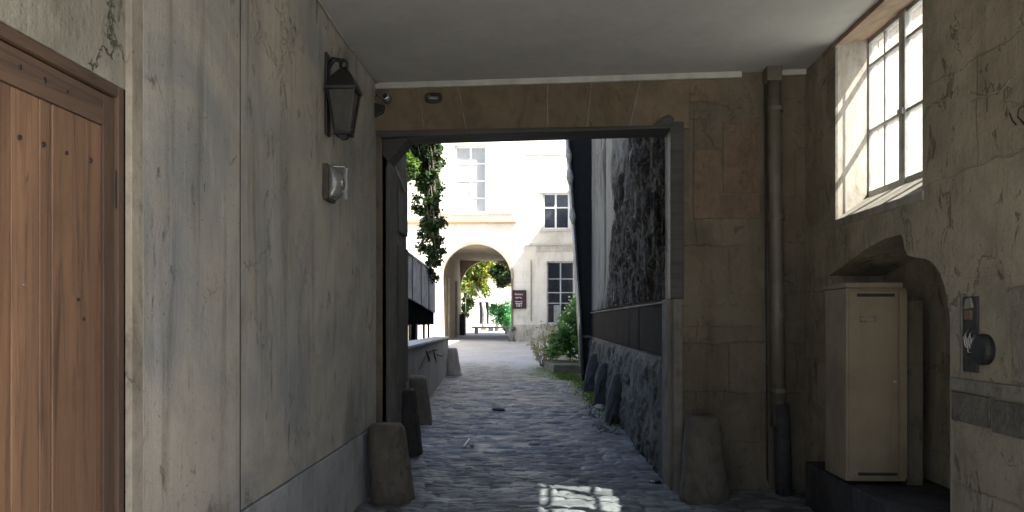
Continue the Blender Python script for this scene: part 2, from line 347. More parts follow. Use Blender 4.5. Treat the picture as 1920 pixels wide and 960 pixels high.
def bark_wall_mat():
    t = NT('blackened_peeling_wall'); e = t.attr('rough_part'); g = t.noise(1, t.map((14, 14, 1.2)), detail=8, rough=.72, dist=1.0)
    q = t.noise(9, t.map((1, 1, .5)), detail=8, rough=.75, dist=1.5)
    sm = t.mix(t.ramp(g, .4, .65), (.19, .185, .165), (.115, .112, .10)); ro = t.mix(t.ramp(q, .42, .6), (.025, .023, .02), (.095, .09, .078))
    ro = t.mix(t.math('MULTIPLY', t.ramp(g, .60, .66), .75), ro, (.30, .29, .26))  # pale flecks painted in as glints on the rough part
    ro = t.mix(t.ramp(t.noise(6, t.map((1, 1, .4)), detail=9, rough=.8, dist=2), .5, .6), ro, (.012, .012, .012))
    col = t.mix(e, sm, ro); col = t.mix(t.attr('seam'), col, (.012, .013, .013))
    return t.finish(col, t.ramp(q, .35, .65, .6, .85), t.math('ADD', q, g), .6, .035, spec=.06)
M['bwall'] = bark_wall_mat()
M['bband'] = grunge('black_panel', (.012, .012, .0115), (.007, .007, .007), (.032, .032, .03), scale=3, streak=.5, bump=.6, speck=.7, spec=.05)

# ------------------------------------------------------------------ ground
def gz(y): return .5*ss(22, 40, y)+.35*ss(40, 62, y)
ys = []; y = 5.6
while y < 30: ys.append(y); y += .013 if y < 9 else (.02 if y < 14 else .032)
ys = np.array(ys); xs = np.arange(-3.4, 2.56, .02)
X, Y = np.meshgrid(xs, ys)
Yw = Y+.05*(vn(X*1.3, Y*1.3, 5)-.5)+.035*(X*.35)**2
row = np.floor(Yw/.105); wd = .21; Xo = X+hsh(row, row*0+3)*wd+.03*(vn(X*2, Y*2, 9)-.5); cl = np.floor(Xo/wd)
v = (Yw/.105-row)*2-1; u = (Xo/wd-cl)*2-1; rnd = hsh(row, cl); r2 = hsh(cl, row+.5); r3 = hsh(cl+.3, row)
dome = np.clip(1-u**6, 0, 1)*np.clip(1-np.abs(v)**4, 0, 1)
wear = ss(.25, .6, fbm(X*.7, Y*.7, 3, 2)); 
Z = .8*(.006*dome+.012*rnd*dome+(r2-.5)*.012*u+(r3-.5)*.018*v)*(.45+.75*wear)+.035*(fbm(X*.6, Y*.9, 4, 8)-.5)+.030*(ss(.35, .65, fbm(X*2.2+.3*Y, Y*4.5, 4, 14))-.5)*.7+.010*(fbm(X*9, Y*16, 3, 4)-.5)-.012
Z = Z+gz(Y)-.02*ss(26, 29, Y)
paving_fade = ss(21.5, 27.5, Y+2.2*(fbm(X*.8, Y*.5, 3, 6)-.5)+.5*X)  # blends the cobbles into the pale paving colour with distance
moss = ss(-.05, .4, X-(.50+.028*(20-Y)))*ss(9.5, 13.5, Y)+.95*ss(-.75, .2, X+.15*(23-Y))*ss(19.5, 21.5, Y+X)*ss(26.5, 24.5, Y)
moss = np.clip(moss, 0, 1)*(1-.0*paving_fade)
joint = .7*(1-ss(.0, .22, dome))
nx, ny = len(xs), len(ys); idx = np.arange(nx*ny).reshape(ny, nx)
fc = np.stack([idx[:-1, :-1], idx[:-1, 1:], idx[1:, 1:], idx[1:, :-1]], -1).reshape(-1, 4)
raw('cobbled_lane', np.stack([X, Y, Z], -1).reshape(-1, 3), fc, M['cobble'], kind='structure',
    attrs=dict(sett=rnd, joint=joint, moss=moss, paving_fade=np.clip(paving_fade-moss*.5, 0, 1)))
# wide paving sheet to the horizon
gx = np.array([-400, -60, -20, -8, -3.3, 2.5, 8, 20, 60, 400.]); gy = np.array([-400, -60, -20, -6, 0, 5.65, 10, 15, 20, 22, 24, 26, 28, 30, 33, 36, 40, 45, 50, 56, 62, 80, 120, 400.])
GX, GY = np.meshgrid(gx, gy); GZ = gz(GY)-.045; idx = np.arange(GX.size).reshape(GX.shape)
fc = np.stack([idx[:-1, :-1], idx[:-1, 1:], idx[1:, 1:], idx[1:, :-1]], -1).reshape(-1, 4)
raw('ground', np.stack([GX, GY, GZ], -1).reshape(-1, 3), fc, M['gravel'], kind='structure')
# floor of the passage near and behind the camera, and the far end of the court
m = MB().box(-1.9, 2.9, .6, 5.62, -.06, .0); m.build('passage_floor', M['street_ground'], kind='structure')

# ------------------------------------------------------------------ gatehouse with the covered passage
G = thing('gatehouse', 'old stone gatehouse whose covered passage frames the view', 'gatehouse', (0, 3, 0))
# left wall
m = MB(); cells(m, 'y', [.6, 1.35, 2.784, 3.835], [0, 2.475, 4.3], lambda a, z: 1.35 < a < 2.784 and z < 2.475, -2.1, -1.57)
m.build('wall', M['upper'], G, label='rough cracked plaster over and around the wooden door')
MB().box(-2.0, -1.548, 2.868, 3.822, .0, 4.2).build('wall_panel', M['plaster_l'], G, bevel=.006)
MB().box(-2.0, -1.557, 3.848, 7.1, .605, 4.2).build('wall_panel', M['plaster_l'], G)
MB().box(-2.0, -1.575, 3.7, 7.1, .5, 4.2).build('wall_core', M['dark'], G)
MB().box(-1.7, -1.5555, 3.823, 3.8475, .6, 4.1).build('seam', M['dark'], G)
MB().box(-2.0, -1.548, 3.842, 7.1, -.05, .592).build('dado', M['dado'], G, bevel=.006)
m = MB(); m.box(-1.7, -1.545, 2.784, 2.866, 0, 4.2); m.build('pilaster', M['pilaster'], G, bevel=.004)
# door
MB().box(-1.66, -1.575, 1.35, 2.744, 2.435, 2.475).build('door_frame', M['doorrail'], G, bevel=.004)
for a, b in ((2.745, 2.784), (1.35, 1.39)): MB().box(-1.66, -1.574, a, b, 0, 2.474 if a > 2 else 2.434).build('door_jamb', M['doorstile'], G, bevel=.004)
D = MB().box(-1.64, -1.606, 1.4, 2.742, .01, 2.43).build('door', M['dark'], G)
for a, b in ((1.40, 1.618), (1.624, 1.828), (1.834, 2.028), (2.034, 2.203), (2.21, 2.334), (2.338, 2.392), (2.400, 2.672)):
    MB().box(-1.62, -1.597-random.random()*.003, a, b, .02, 2.31).build('plank', M['door'], D, bevel=.003)
MB().box(-1.62, -1.590, 2.678, 2.741, .02, 2.428).build('stile', M['doorstile'], D, bevel=.002)
MB().box(-1.62, -1.592, 1.4, 2.676, 2.313, 2.428).build('rail', M['doorrail'], D, bevel=.002)
def onX(px, py, X):
    c, s = math.cos(YAW), math.sin(YAW); a = (px-960)/F; dx, dy, dz = a*c-s, a*s+c, (600-py)/F; t = X/dx
    return Vector((X, dy*t, EYE+dz*t))
def onY(px, py, Yv):
    c, s = math.cos(YAW), math.sin(YAW); a = (px-960)/F; dx, dy, dz = a*c-s, a*s+c, (600-py)/F; t = Yv/dy
    return Vector((dx*t, Yv, EYE+dz*t))
for px, py, r in ((38, 258, .006), (83, 271, .006), (126, 287, .005), (171, 301, .007), (38, 126, .007), (84, 151, .009), (127, 172, .005), (148, 562, .004), (158, 598, .004)):
    p = onX(px, py, -1.592); m = MB(); n = 8
    m.loft([[(p.x-.004, p.y+r*math.cos(t), p.z+1.5*r*math.sin(t)) for t in [2*math.pi*k/n for k in range(n)]], [(p.x+.003, p.y+.7*r*math.cos(t), p.z+1.1*r*math.sin(t)) for t in [2*math.pi*k/n for k in range(n)]]])
    m.build('nail', M['iron'], D)
p = onX(44, 534, -1.59); MB().loft([[(p.x+h, p.y+.0035*q*math.cos(t), p.z+.0035*q*math.sin(t)) for t in [k*.785 for k in range(8)]] for h, q in ((0, 1), (.004, .6))]).build('nail', M['steel'], D, label='bright metal stud in the door plank')
m = MB(); m.tube([(-1.583, 2.752, z) for z in (2.02, 2.16)], .009); m.build('hinge', M['iron'], D)
# back wall of the passage with the gate opening
YB = 7.1
m = MB(); cells(m, 'x', [-2.6, -1.5, 1.24, 3.6], [-.1, 3.40, 9.5], lambda a, z: -1.5 < a < 1.24 and z < 3.40, YB, YB+.28)
m.build('wall', M['back'], G, label='brown patched ashlar round the gate opening')
# flat arch stones of the lintel, slightly proud, with open joints
edges = [(-1.56, -1.56), (-1.16, -1.09), (-.775, -.69), (.085, .085), (.505, .455), (.965, .855), (1.42, 1.42)]
for (a0, a1), (b0, b1) in zip(edges[:-1], edges[1:]):
    g = .004; MB().prism([(a1+g, 3.405), (b1-g, 3.405), (b0-g, 3.90), (a0+g, 3.90)], 'y', YB-.022-random.random()*.006, YB+.01).build('lintel_stone', M['lintel'], G, bevel=.004)
for a0, a1 in edges[1:-1]: MB().prism([(a1-.005, 3.41), (a1+.005, 3.41), (a0+.005, 3.89), (a0-.005, 3.89)], 'y', YB-.029, YB+.005).build('mortar_joint', M['ledge'], G)
m = MB().prism([(-1.5, 3.335), (-1.1, 3.35), (1.33, 3.40), (1.33, 3.43), (-1.1, 3.405), (-1.56, 3.40)], 'y', YB-.045, YB+.29); m.build('lintel_beam', M['beam'], G, bevel=.006)
MB().prism([(1.05, 3.405), (1.27, 3.42), (1.27, 3.50), (1.22, 3.53), (1.15, 3.50)], 'y', YB-.05, YB-.02).build('bracket', M['beam'], G, bevel=.01)
# corbels on the left of the opening
MB().prism([(-1.5, 3.18), (-1.44, 3.12), (-1.24, 3.36), (-1.10, 3.45), (-1.5, 3.45)], 'y', YB+.02, YB+.30).build('corbel', M['beam'], G, bevel=.008)
MB().box(-1.62, -1.5, YB+.03, YB+.2, .0, 3.3).build('jamb_strip', M['iron'], G, bevel=.006)
# right jamb: dark post above, pale stone below
MB().box(1.235, 1.36, YB-.05, YB+.12, 1.8, 3.46).build('gate_post', M['beam'], G, bevel=.008)
m = MB().prism([(1.24, YB+.32), (1.215, YB+.32), (1.265, YB-.03), (1.345, YB-.07), (1.345, YB+.1)], 'z', -.02, 1.8); m.build('jamb_stone', M['jamb'], G, bevel=.01)
# left side walls beyond (inner end of the gatehouse)
m = MB().box(-2.6, -1.62, YB+.28, 9.1, -.1, 7.5); m.build('wall', M['jamb'], G, label='dark side wall just beyond the opening')
MB().box(-1.63, -1.605, 8.55, 9.11, 2.62, 3.36).build('wooden_board', M['greywood'], G, bevel=.004)
m = MB()
for a, b in ((8.5, 8.72), (8.725, 8.93), (8.935, 9.115)): m.box(-1.63, -1.60, a, b, .85, 2.46)
m.build('wooden_board', M['greywood'], G, bevel=.004)
m = MB(); m.tube([(-1.5, 7.4, 3.37), (-1.56, 8.1, 3.26), (-1.6, 8.9, 3.14)], .012); m.build('cable', M['cable'], G)
# right wall with window hole and recess
XR = 2.5
m = MB()
def rw(poly, x0=XR, x1=2.98): m.prism(poly, 'x', x0, x1)
rw([(.6, 0), (4.63, 0), (4.63, 2.40), (.6, 2.40)]); rw([(.6, 2.40), (4.96, 2.40), (4.96, 4.3), (.6, 4.3)])
rw([(4.63, 1.55), (4.64, 1.64), (4.665, 1.73), (4.695, 1.81), (4.745, 1.885), (4.80, 1.94), (4.87, 1.98), (4.96, 2.005), (5.06, 2.015), (5.16, 2.04), (5.20, 2.09), (5.215, 2.15), (5.25, 2.19), (5.48, 2.19), (5.83, 2.14), (6.2, 2.05), (6.55, 1.98), (6.55, 2.40), (4.63, 2.40)])
rw([(6.55, 0), (7.1, 0), (7.1, 2.40), (6.55, 2.40)]); m.prism([(2.5, 6.39), (2.98, 6.685), (2.98, 7.1), (2.5, 7.1)], 'z', 2.40, 4.3); rw([(4.96, 4.21), (6.39, 4.21), (6.39, 4.3), (4.96, 4.3)])
m.build('wall', M['right'], G, label='patched brown wall with the window and the recess')
# window reveal: splayed jambs, sill and head
MB().prism([(2.5, 6.386), (2.52, 6.386), (2.98, 6.67), (2.98, 6.682), (2.503, 6.389)], 'z', 2.41, 4.19).build('window_reveal', M['reveal'], G)
m = MB(); m.prism([(2.49, 2.44), (2.84, 2.66), (2.98, 2.66), (2.98, 2.38), (2.49, 2.38)], 'y', 4.94, 6.66); m.build('window_sill', M['reveal'], G, bevel=.01)
m = MB(); m.prism([(2.49, 3.90), (2.84, 4.03), (2.98, 4.03), (2.98, 4.2), (2.49, 4.2)], 'y', 4.94, 6.66); m.build('window_head', M['head'], G, bevel=.01)
# fill outer part of the wall round the wider window (splay) and recess back
# window frame
X0, X1 = 2.86, 2.91; ZB, ZT = 2.66, 4.03; YN, YF = 5.05, 6.61
f = MB(); f.box(X0, X1, YN-.1, YF+.1, ZB-.02, ZB+.055).box(X0, X1, YN-.1, YF+.1, ZT-.03, ZT+.06)
f.box(X0, X1, YF-.03, YF+.05, ZB, ZT).box(X0, X1, YN-.06, YN+.03, ZB, ZT)
for yy in (5.97, 5.35): f.box(X0-.012, X1-.002, yy-.048, yy+.048, ZB, ZT)
f.tube([(X0-.01, 5.97, z) for z in (ZB+.1, ZB+.5, ZB+1.0, ZT-.05)], .012)
for yy in (6.31, 5.66): f.box(X0+.008, X1-.008, yy-.011, yy+.011, ZB, ZT)
for zz in (3.235, 3.80):
    f.box(X0+.004, X1-.006, YN, YF, zz-.014, zz+.014)
f.box(X0-.03, X0, 5.93, 6.01, 3.21, 3.26)
WF = f.build('window', M['wframe'], G, bevel=.004)
for a, b in ((YN+.03, 5.300), (5.400, 5.649), (5.671, 5.920), (6.020, 6.299), (6.321, YF-.03)):
    for c, e in ((ZB+.055, 3.225), (3.245, 3.79), (3.81, ZT-.03)):
        MB().box(2.882, 2.886, a, b, c, e).build('glass', M['glass'], WF)
# outer skin of the wall (beyond the reveal), with its hole
m = MB(); cells(m, 'y', [.6, 4.75, 6.66, 7.4], [-.1, 2.62, 4.16, 9.5], lambda a, z: 4.75 < a < 6.66 and 2.62 < z < 4.16, 2.982, 3.03)
m.build('wall', M['right'], G, label='outer leaf of the wall behind recess and window')
# recess floor step
MB().box(2.30, 2.98, 4.65, 6.54, 0, .38).build('plinth', M['guard_dark'], G, bevel=.01)
# ledges, patches and slabs on the right wall
MB().prism([(3.2, 1.19), (3.9, 1.175), (4.6, 1.18), (4.6, 1.255), (3.2, 1.262)], 'x', 2.478, 2.503).build('ledge', M['ledge'], G, bevel=.008)
for a, b, c, e in ((4.22, 4.6, 1.0, 1.172), (3.72, 4.2, .985, 1.165)): MB().box(2.488, 2.503, a, b, c, e).build('patch', M['patch'], G, bevel=.006)
MB().box(2.468, 2.503, 3.2, 4.0, 1.27, 1.775).build('stone_slab', M['ledge'], G, bevel=.02, seg=4)
m = MB()
for pts in ([(1893, 212), (1898, 226), (1905, 234)], [(1922, 197), (1911, 203), (1908, 219), (1916, 227), (1924, 232)], [(1911, 222), (1922, 236), (1932, 240)]):
    m.tube([onX(a, b, 2.498) for a, b in pts], .004)
m.build('scratched_mark', M['iron'], G)
m = MB(); m.tube([onX(a, b, 2.497) for a, b in ((1822, 191), (1836, 180), (1850, 181), (1862, 174), (1878, 170), (1888, 158), (1895, 146), (1894, 120))], [.006, .009, .006, .009, .005, .006, .004, .003], 6); m.build('crack_filler', M['ledge'], G)
# blocks on the back wall
def bw(px0, py0, px1, py1, mat, d=.012):
    a = onY(px0, py0, YB); b = onY(px1, py1, YB); MB().box(a.x, b.x, YB-d, YB+.01, b.z, a.z).build('patch', M[mat], G, bevel=.005)
bw(1300, 282, 1352, 410, 'patch2'); bw(1356, 232, 1420, 362, 'patch2', .008); bw(1300, 366, 1424, 410, 'patch2', .005); bw(1285, 150, 1350, 190, 'lintel', .006)
bw(1280, 572, 1428, 612, 'back', .01); bw(1300, 208, 1352, 278, 'back', .006)
# ceiling
m = MB(); m.prism([(-1.9, 3.852), (-1.57, 3.855), (0, 3.885), (2.498, 3.94), (2.498, 4.4), (-1.9, 4.4)], 'y', .6, YB); m.build('ceiling', M['ceil'], G)
MB().prism([(-1.555, 3.80), (1.9, 3.872), (1.9, 3.93), (-1.555, 3.862)], 'y', YB-.05, YB-.012).build('cornice_trim', M['trim'], G, bevel=.006)
MB().prism([(2.17, 3.885), (2.495, 3.892), (2.495, 3.945), (2.17, 3.94)], 'y', YB-.05, YB-.012).build('cornice_trim', M['trim'], G, bevel=.006)
# upper storey mass so that the passage is really under a building
m = MB().box(-2.6, 2.975, .6, YB+.27, 4.42, 9.5); m.build('upper_storey', M['back'], G)
MB().box(-2.6, -2.1, .6, YB, -.1, 4.42).build('wall', M['upper'], G)
m = MB(); pr = None
m.prism([(-2.8, 9.5), (3.3, 9.5), (.25, 11.5)], 'y', .4, YB+.5); m.build('roof', M['zinc'], G)

# ------------------------------------------------------------------ things on the passage walls
# lantern
LY, LZ = 5.42, 2.95
L = thing('wall_lantern', 'black iron lantern with tapered glass sides high on the left wall', 'lantern', (-1.55, LY, LZ))
cx = -1.425
m = MB().box(-1.556, -1.535, LY-.05, LY+.05, LZ+.0, LZ+.60); m.build('back_plate', M['iron'], L, bevel=.008)
m = MB(); m.tube([(-1.54, LY, LZ+.50), (-1.5, LY, LZ+.56), (-1.45, LY, LZ+.55), (cx, LY, LZ+.47)], [.018, .02, .02, .022]); m.build('bracket_arm', M['iron'], L, smooth=True)
sq = lambda h, z, cxx=cx: [(cxx-h, LY-h, z), (cxx+h, LY-h, z), (cxx+h, LY+h, z), (cxx-h, LY+h, z)]
m = MB().loft([sq(.108, LZ+.315), sq(.112, LZ+.335), sq(.075, LZ+.42), sq(.035, LZ+.475), sq(.02, LZ+.49)]); RF = m.build('roof', M['iron'], L, bevel=.004)
m = MB().loft([[(cx+r*math.cos(t), LY+r*math.sin(t), LZ+h) for t in [k*math.pi/6 for k in range(12)]] for h, r in ((.485, .02), (.50, .034), (.53, .036), (.55, .026), (.56, .01))]); m.build('finial', M['iron'], RF, smooth=True)
m = MB()
for sx in (-1, 1):
    for sy in (-1, 1): m.tube([(cx+sx*.055, LY+sy*.055, LZ+.02), (cx+sx*.095, LY+sy*.095, LZ+.32)], .009, 4)
m.loft([sq(.062, LZ+.0), sq(.062, LZ+.022)]); m.loft([sq(.02, LZ-.03), sq(.035, LZ+.0)]); m.build('frame', M['iron'], L)
MB().loft([sq(.052, LZ+.022), sq(.090, LZ+.318)]).build('glass', M['lglass'], L)
# bulkhead lamp below
BY, BZ = 5.43, 2.60
L = thing('bulkhead_lamp', 'small bulkhead lamp with curved glass cover below the lantern', 'lamp', (-1.55, BY, BZ))
MB().box(-1.556, -1.515, BY-.11, BY+.11, BZ-.13, BZ+.13).build('base', M['guard'], L, bevel=.01)
m = MB(); rg = []
for k in range(9):
    t = -1+k/4; rg.append([(-1.515+(.10*math.sqrt(max(0, 1-(t*.97)**2))+.001)*math.sin(a), BY+.085*math.cos(a), BZ+t*.115) for a in [math.pi*q/10 for q in range(11)]])
m.loft(rg); m.build('glass_cover', M['bglass'], L, smooth=True)
m = MB().box(-1.43, -1.405, BY+.005, BY+.03, BZ-.115, BZ+.12); m.tube([(-1.515, BY-.01, BZ+.125), (-1.42, BY+.01, BZ+.125)], .01); m.build('guard_bar', M['steel'], L, bevel=.005)
# ceiling cable
m = MB(); m.tube([(-1.535, y_, 3.835+.012*math.sin(y_*3)-.0) for y_ in np.linspace(1.0, 7.03, 24)], .006, 6)
tag(m.build('wall_cable', M['cable'], smooth=True, loc=(-1.54, 7, 3.84)), 'thin pale cable running along the left edge of the ceiling', 'cable')
# camera
c = onY(716, 185, 7.0)
K = thing('security_camera', 'small grey surveillance camera on bracket in the upper left corner', 'camera', (c.x, 7.0, c.z))
m = MB(); m.tube([(c.x-.1, 7.06, c.z+.03), (c.x-.02, 7.0, c.z+.04), (c.x+.04, 6.96, c.z+.0)], .014); m.build('bracket', M['steel'], K, smooth=True)
m = MB(); m.loft([[(c.x+.05+r*math.cos(t), 6.9+dy, c.z+r*math.sin(t)) for t in [q*math.pi/7 for q in range(14)]] for dy, r in ((0, .028), (.005, .04), (.12, .042), (.13, .03))]); m.build('housing', M['steel'], K, smooth=True)
m = MB(); m.loft([[(c.x+.05+r*math.cos(t), 6.896+dy, c.z+r*math.sin(t)) for t in [q*math.pi/7 for q in range(14)]] for dy, r in ((-.004, .018), (.006, .026))]); m.build('lens', M['darkglass'], K)
m = MB().prism([(c.x-.10, c.z-.02), (c.x+.02, c.z-.05), (c.x+.01, c.z-.12), (c.x-.08, c.z-.17)], 'y', 7.03, 7.07); m.build('junction_box', M['iron'], K, bevel=.01)
# oval ring lamp
c = onY(813, 185, 7.05)
K = thing('oval_light', 'black oval light fitting fixed to the lintel stones', 'light fitting', (c.x, 7.05, c.z))
def oval(mb, y0, rx, rz, tr, n=28):
    rings = []
    for k in range(n):
        a = 2*math.pi*k/n; ex = .5; q = (abs(math.cos(a))**ex*math.copysign(1, math.cos(a)), abs(math.sin(a))**ex*math.copysign(1, math.sin(a)))
        ctr = Vector((c.x+rx*q[0], y0, c.z+rz*q[1])); o = Vector((q[0], 0, q[1])).normalized()
        rings.append([ctr+o*tr*math.cos(t)+Vector((0, tr*math.sin(t), 0)) for t in [j*math.pi/4 for j in range(8)]])
    rings.append(rings[0]); return mb.loft(rings, False)
oval(MB(), 7.03, .065, .033, .016).build('rim', M['iron'], K, smooth=True)
MB().box(c.x-.06, c.x+.06, 7.04, 7.075, c.z-.028, c.z+.03).build('diffuser', M['bglass'], K, bevel=.008)
m = MB(); m.tube([(c.x-.03, 7.03, c.z+.03), (c.x-.025, 7.01, c.z-.005), (c.x+.035, 7.01, c.z-.01)], .006); m.build('clip', M['steel'], K)
# downpipe on back wall
px = (1448-1010)/1400*7.05
P = thing('downpipe', 'tall brown downpipe fixed to the ashlar wall right of the gate', 'pipe', (px, 7.0, 0))
m = MB(); m.tube([(px-.03, 7.0, 3.93), (px-.02, 7.0, 2.9), (px+.0, 7.0, 1.8), (px+.015, 7.0, .62)], .062, 16); m.build('pipe', M['pipe'], P, smooth=True)
m = MB(); m.tube([(px+.035, 6.99, .82), (px+.05, 6.99, .4), (px+.06, 6.98, -.02)], .075, 16); m.build('iron_foot', M['guard_dark'], P, smooth=True)
for z in (3.55, 2.55, 1.65, .95):
    m = MB(); m.tube([(px-.022+(3.9-z)*.014, 7.0, z-.02), (px-.022+(3.9-z)*.014, 7.0, z+.02)], .072, 16); m.build('collar', M['pipe'], P)
m = MB().box(px-.11, px+.03, 6.93, 7.07, 3.80, 3.94); m.build('hopper', M['pipe'], P, bevel=.01)
m = MB(); m.tube([(px-.09, 7.06, 3.8), (px-.08, 7.06, 2.), (px-.065, 7.06, .1)], .008, 6)
tag(m.build('thin_conduit', M['iron'], loc=(px-.1, 7.06, .1)), 'thin black conduit running down just left of the brown downpipe', 'conduit')
# cabinet
cx0, cx1, cy0, cy1, cz0, cz1 = 2.25, 2.68, 5.55, 5.96, .42, 1.855
C = thing('metal_cabinet', 'tall beige metal cabinet standing in the recess of the right wall', 'cabinet', (2.53, 5.75, .42))
MB().box(cx0, cx1, cy0, cy1, cz0, cz1-.02).build('body', M['cabinet'], C, bevel=.006)
m = MB().box(cx0-.012, cx1-.03, cy0-.022, cy1, cz1-.02, cz1+.018); m.build('top_plate', M['cabinet'], C, bevel=.004)
DR = MB().box(cx0+.015, cx1-.06, cy0-.016, cy0-.002, cz0+.02, cz1-.04).build('door', M['cabinet'], C, bevel=.005)
MB().box(cx1-.045, cx1+.004, cy0-.012, cy0-.001, cz0+.02, cz1-.04).build('side_strip', M['cabinet'], C, bevel=.004)
m = MB(); m.loft([[(cx1-.085+r_*math.cos(t), cy0-dy, 1.15+r_*math.sin(t)) for t in [k*math.pi/6 for k in range(12)]] for dy, r_ in ((.014, .012), (.022, .012), (.024, .008))]); m.build('lock', M['steel'], DR)
MB().box(cx0+.07, cx1-.09, cy0-.020, cy0-.014, cz1-.085, cz1-.062).build('vent_slot', M['dark'], DR)
MB().box(cx0+.08, cx1-.07, cy0-.020, cy0-.014, cz0+.045, cz0+.068).build('vent_slot', M['dark'], DR)
m = MB(); a, b, z0, z1 = cx0+.09, cx0+.205, 1.585, 1.63
m.box(a, b, cy0-.024, cy0-.015, z0, z0+.006).box(a, b, cy0-.024, cy0-.015, z1-.006, z1).box(a, a+.006, cy0-.024, cy0-.015, z0, z1).box(b-.006, b, cy0-.024, cy0-.015, z0, z1)
m.build('label_holder', M['steel'], DR)
for z in (.6, 1.1, 1.65): MB().tube([(cx0+.008, cy0-.012, z), (cx0+.008, cy0-.012, z+.06)], .006, 8).build('hinge', M['cabinet'], DR)
# pale panel leaning beside cabinet
MB().box(2.72, 2.84, 5.62, 5.9, .36, 1.75).build('backing_board', M['back'], loc=(2.85, 5.75, .36), bevel=.006, label='narrow brown board standing behind the right edge of the metal cabinet', cat='board')
# broken box
B = thing('broken_wall_box', 'broken rusty switch box with torn wires on the right wall', 'switch box', (2.5, 4.38, 1.3))
MB().box(2.486, 2.503, 4.33, 4.475, 1.30, 1.735).build('back_plate', M['guard_dark'], B, bevel=.004)
MB().box(2.478, 2.503, 4.47, 4.49, 1.29, 1.75).build('edge_strip', M['jamb'], B, bevel=.003)
m = MB(); cc = Vector((2.49, 4.26, 1.435)); m.loft([[(cc.x-dx, cc.y+r*math.cos(t), cc.z+r*1.05*math.sin(t)) for t in [q*math.pi/10 for q in range(20)]] for dx, r in ((-.012, .082), (.02, .084), (.038, .072), (.042, .05))]); m.build('round_cover', M['dark'], B, smooth=False, bevel=.004)
m = MB()
for k in range(7):
    y0 = 4.42-.03*k*.5; z0 = 1.5+.02*math.sin(k*2); m.tube([(2.48, y0, z0+.03), (2.455, y0-.015, z0-.0), (2.46, y0-.02, z0-.05-.01*(k % 3)), (2.48, y0-.03, z0-.07)], .0035, 5)
m.build('torn_wire', M['cable'], B, smooth=True)
m = MB().box(2.472, 2.49, 4.37, 4.44, 1.60, 1.66); m.build('terminal_block', M['patch2'], B, bevel=.008)
m = MB().prism([(4.36, 1.67), (4.45, 1.66), (4.43, 1.72), (4.38, 1.73)], 'x', 2.474, 2.49); m.build('bent_tab', M['ledge'], B, bevel=.005)

# ------------------------------------------------------------------ guard stones
def guard(x, y, w, dpt, h, top, mat, label, lean=(0, 0), grp='guard stones along the lane', rnd=.25, seed=0, name='guard_stone'):
    em = .25 if rnd > .3 else .8
    rings = []; n = 44; N = 26; rr = random.Random(seed)
    ph = [rr.random()*6 for _ in range(6)]
    for k in range(N+1):
        t = k/N; z = h*t; s = 1+(top-1)*t
        e = 1.0
        if t > 1-rnd: q = (t-(1-rnd))/rnd; e = math.sqrt(max(.0, 1-q*q*.98)); e = em+(1-em)*e
        ring = []
        for i in range(n):
            a = 2*math.pi*i/n; ca, sa = math.cos(a), math.sin(a); pw = .55
            ux = math.copysign(abs(ca)**pw, ca); uy = math.copysign(abs(sa)**pw, sa)
            no = 1+.02*math.sin(3*a+ph[0]+4*t)+(.34 if rnd > .3 else .2)*(float(fbm(np.array(3*math.cos(a)+seed*7.3+9), np.array(3*math.sin(a)+t*5+9), 4, seed))-.5)
            ring.append((x+ux*w/2*s*e*no+lean[0]*t, y+uy*dpt/2*s*e*no+lean[1]*t, z-.04 if k == 0 else z))
        rings.append(ring)
    m = MB().loft(rings); return m.build(name, mat, loc=(x, y, 0), smooth=True, label=label, cat='guard stone', group=grp)
guard(-1.30, 6.62, .38, .34, .67, .82, M['guard'], 'squat brown guard stone at the left foot of the gate wall', lean=(-.06, 0), seed=1, rnd=.08)
guard(-1.52, 8.9, .24, .3, .77, .70, M['guard_dark'], 'narrow dark guard stone between the two left guard stones nearest the gate', lean=(-.04, 0), seed=2, rnd=.06)
guard(-1.83, 11.45, .38, .3, .74, .72, M['jamb'], 'flat topped grey guard stone before the near end of the low wall', lean=(-.04, 0), seed=3, rnd=.05)
guard(-2.42, 21.4, .42, .34, .8, .62, M['lowwall'], 'grey tapered guard stone at the far end of the low wall', lean=(-.06, 0), seed=4, rnd=.06)
guard(1.48, 6.75, .42, .34, .73, .66, M['guard'], 'tall tapered guard stone at the right foot of the gate wall', lean=(.0, .05), seed=5, rnd=.14)
guard(1.17, 11.6, .32, .5, .78, .78, M['guard_dark'], 'nearest rounded black guard stone at the foot of the peeling wall', lean=(.06, 0), seed=6, rnd=.5)
guard(1.16, 13.9, .32, .42, .80, .78, M['guard_dark'], 'middle rounded black guard stone at the foot of the peeling wall', lean=(.06, 0), seed=7, rnd=.5)
guard(1.17, 16.7, .36, .4, .85, .78, M['guard_dark'], 'farthest rounded dark guard stone, beside the black post', lean=(.08, 0), seed=8, rnd=.5)

# ------------------------------------------------------------------ blackened peeling wall on the right of the lane
BW = thing('lane_wall', 'tall blackened wall with peeling vertical slabs on the right of the lane', 'wall', (1.45, 13.8, 0))
MB().box(1.47, 2.6, 7.39, 20.0, -.1, 10.5).build('core', M['dark'], BW)
MB().box(1.40, 2.25, 7.38, 20.05, 10.5, 10.65).build('coping', M['coping'], BW)
bnd = np.array([7.38, 8.6, 9.75, 11.4, 13.8, 15.6, 20.0])
def slabgrid(y0, y1, z0, z1, dy, dz, fx, name, mat):
    yy = np.arange(y0, y1+dy, dy); yy[-1] = y1; zz = np.arange(z0, z1+dz, dz); zz[-1] = z1
    A, B = np.meshgrid(yy, zz); Xv, at = fx(A, B); idx = np.arange(A.size).reshape(A.shape)
    f = np.stack([idx[:-1, :-1], idx[1:, :-1], idx[1:, 1:], idx[:-1, 1:]], -1).reshape(-1, 4)
    return raw(name, np.stack([Xv, A, B], -1).reshape(-1, 3), f, mat, BW, attrs=at)
